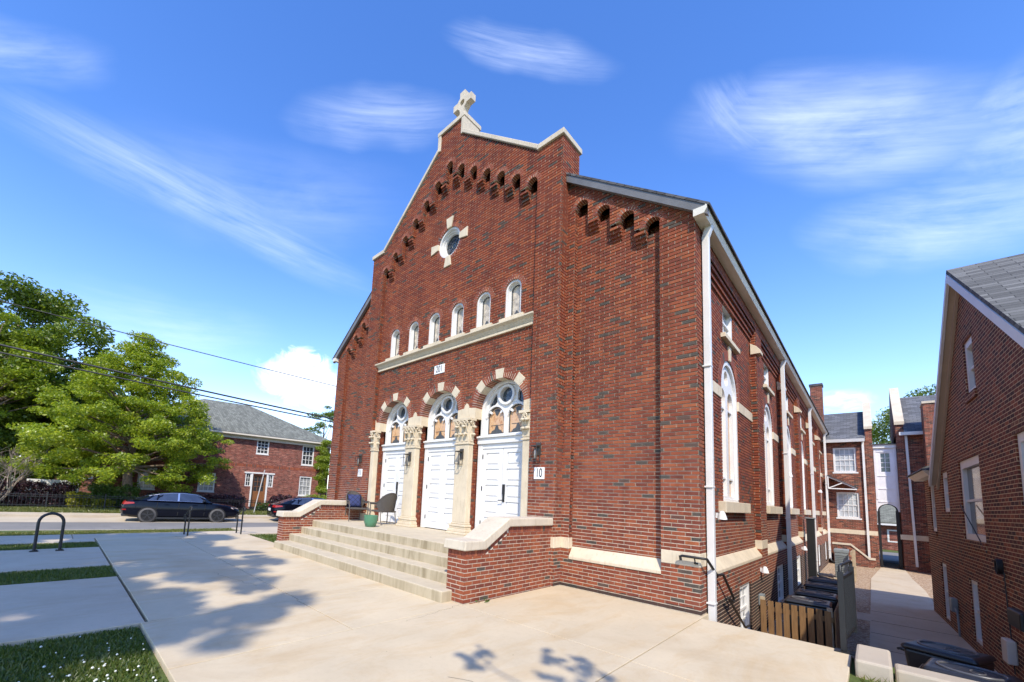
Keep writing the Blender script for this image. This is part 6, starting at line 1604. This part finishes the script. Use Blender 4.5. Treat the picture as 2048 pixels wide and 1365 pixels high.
    dfz = MB(); dfz.box(X(.04), X(.30), -.72, .72, .26, .42); dfz.build('rear_valance', M['blackmatt'], th, local=True, bevel=.04)
    pt = MB(); pt.box(X(-.012), X(.02), -.26, .26, .60, .74); pt.build('number_plate', M['signwhite'], th, local=True)
    return th
ca = pi / 2 - th
sedan(sp(-2.88, 1.05, -.30), ca, 'dark navy sedan with black wheels parked in front of the oak tree')
car2 = None
c2 = sp(3.65, 1.15, -.30)
src = [o for o in bpy.data.objects if o.get('label', '').startswith('dark navy sedan')][0]
cc = copy_tree(src); cc.location = c2; cc['label'] = 'dark sedan mostly hidden behind the left brick cheek wall'
# ------------------------------------------------------------------ overhead wires
FW = Fr(SO + SN * 3.0, ST, -SN)
def wire(z0, z1, r, label, sag=.5):
    m = MB(); pts = []; s0, s1 = -45, 45
    for k in range(61): t = k / 60; s = s0 + (s1 - s0) * t; pts.append(FW(s, 0, z0 + (z1 - z0) * (s + 9.5) / 15 + sag * ((s - 2) / 20) ** 2))
    m.tube(pts, r, 5); tag(m.build('overhead_wire', M['cable'], None, smooth=True), label, 'wire', 'overhead wires along the street')
wire(9.28, 8.60, .024, 'thin upper wire above the oak tree', .25); wire(7.26, 6.33, .05, 'thick upper wire of the lower pair crossing the oak', .25); wire(6.92, 6.12, .04, 'lowest wire crossing the oak and the street house roof', .25)

# ------------------------------------------------------------------ light, sky, camera
SC.world = bpy.data.worlds.new('World'); SC.world.use_nodes = True
wt = SC.world.node_tree; wn = wt.nodes; bg_ = wn['Background']
class WT(NT):
    def __init__(s): s.t = wt
W = WT()
sky = W.n('ShaderNodeTexSky', sky_type='NISHITA'); sky.sun_disc = False; sky.sun_elevation = math.asin(SUN.z); sky.sun_rotation = math.atan2(SUN.x, SUN.y); sky.altitude = 200; sky.air_density = 1.0; sky.dust_density = .3; sky.ozone_density = 3.0
dirv = W.coord('Generated')
nrm = W.n('ShaderNodeVectorMath', operation='NORMALIZE', i={0: dirv}).outputs[0]
hs = W.n('ShaderNodeHueSaturation', i={'Hue': .512, 'Color': sky.outputs[0], 'Saturation': SKY_SAT, 'Value': SKY_VAL}).outputs[0]
def dot(a, v): return W.n('ShaderNodeVectorMath', operation='DOT_PRODUCT', i={0: a, 1: tuple(v)}).outputs['Value']
mask = None
for (cdir, ax, la, lb, st_, sc1, seed, gain) in CLOUDS:
    c = Vector(cdir).normalized(); e1 = (Vector(ax) - c * c.dot(Vector(ax))).normalized(); e2 = c.cross(e1)
    wv_ = W.n('ShaderNodeTexNoise', noise_dimensions='3D', i={'Vector': W.map(nrm, (1, 1, 1), (0, 0, 0), (seed, 0, 0)), 'Scale': 1.1 / max(la, .05) ** .7, 'Detail': 3.0, 'Roughness': .55})
    wc = W.n('ShaderNodeSeparateColor', i={0: wv_.outputs['Color']})
    wa = (1.3 if la < .25 else .9) if gain < 1.5 else .8
    a = W.math('ADD', W.math('DIVIDE', dot(nrm, e1), la), W.math('MULTIPLY', W.math('SUBTRACT', wc.outputs[0], .5), wa))
    b_ = W.math('ADD', W.math('DIVIDE', dot(nrm, e2), lb), W.math('MULTIPLY', W.math('SUBTRACT', wc.outputs[1], .5), wa * 1.3))
    front = W.math('GREATER_THAN', dot(nrm, c), .2)
    fib = gain < 1.5
    if fib:
        a0, b0 = W.math('DIVIDE', dot(nrm, e1), la), W.math('DIVIDE', dot(nrm, e2), lb)
        b0 = W.math('ADD', b0, W.math('MULTIPLY', W.math('MULTIPLY', a0, a0), .25))
        v1 = W.n('ShaderNodeCombineXYZ', i={0: W.math('MULTIPLY', a0, st_ * .7), 1: W.math('MULTIPLY', b0, .9), 2: seed}).outputs[0]
        v2 = W.n('ShaderNodeCombineXYZ', i={0: W.math('MULTIPLY', a0, st_ * .9), 1: W.math('MULTIPLY', b0, 4.2), 2: seed + 3.3}).outputs[0]
        nz = W.math('ADD', W.math('MULTIPLY', W.noise(v1, sc1, 6, .6, .3), .72), W.math('MULTIPLY', W.noise(v2, sc1, 5, .6, .1), .28))
    else:
        nz = W.noise(W.n('ShaderNodeCombineXYZ', i={0: W.math('MULTIPLY', a, st_), 1: b_, 2: seed}).outputs[0], sc1, 7, .56, .9)
    fall = W.math('SUBTRACT', 1.0, W.math('ADD', W.math('MULTIPLY', a, a), W.math('MULTIPLY', b_, b_)), clamp=True)
    if st_ > 1.05 and gain > 1.5:      # cumulus: a firm edge
        mm = W.math('MULTIPLY', W.math('MULTIPLY', W.math('SUBTRACT', W.math('ADD', W.math('MULTIPLY', nz, 2.4), W.math('MULTIPLY', fall, .8)), 1.42, clamp=True), W.math('POWER', fall, .5)), gain)
    else:                              # cirrus: torn streaks that thin out
        mm = W.math('MULTIPLY', W.math('MULTIPLY', W.math('SUBTRACT', W.math('MULTIPLY', nz, 2.4), .72, clamp=True), W.math('POWER', fall, 1.6)), gain * .62)
    mm = W.math('MULTIPLY', mm, front)
    mask = mm if mask is None else W.math('MAXIMUM', mask, mm)
sepz = W.n('ShaderNodeSeparateXYZ', i={0: nrm}).outputs[2]
mask = W.math('MINIMUM', mask, .96)
hz = W.math('MULTIPLY', W.math('POWER', W.math('SUBTRACT', 1.0, W.math('ABSOLUTE', sepz), clamp=True), 6.0), HAZE)
skc = W.mix(hz, hs, HAZE_COL)
fin = W.mix(mask, skc, CLOUD_COL)
wt.links.new(fin, bg_.inputs['Color']); bg_.inputs['Strength'].default_value = SKY_STR
sun = bpy.data.lights.new('sun', 'SUN'); sun.energy = SUN_E; sun.angle = R(.53); sun.color = (1.0, .91, .77)
so = bpy.data.objects.new('sun', sun); COL.objects.link(so); so.rotation_euler = SUN.to_track_quat('Z', 'Y').to_euler(); so.location = (10, -20, 30)
cam = bpy.data.cameras.new('camera'); co = bpy.data.objects.new('camera', cam); COL.objects.link(co); SC.camera = co
yaw, pit, rol = .7999, .111, .052
cyw, syw, cp_, sp__ = cos(yaw), sin(yaw), cos(pit), sin(pit)
fwd = Vector((-syw * cp_, cyw * cp_, sp__)); rgt = Vector((cyw, syw, 0)); upv = rgt.cross(fwd)
r2_ = rgt * cos(rol) + upv * sin(rol); u2_ = -rgt * sin(rol) + upv * cos(rol)
mw = Matrix((r2_, u2_, -fwd)).transposed().to_4x4(); mw.translation = Vector((1.9678, -7.5617, 1.7089)); co.matrix_world = mw
cam.sensor_width = 36; cam.lens = 813.67 * 36 / 2048; cam.shift_x = (1024 - 907.65) / 2048; cam.shift_y = (899.35 - 682.5) / 2048; cam.clip_end = 5000; cam.clip_start = .05
SC.view_settings.view_transform = 'Standard'; SC.view_settings.look = 'None'; SC.view_settings.gamma = 1; SC.view_settings.exposure = EXPO
SC.render.engine = 'CYCLES'; SC.cycles.use_denoising = True; SC.cycles.max_bounces = 6
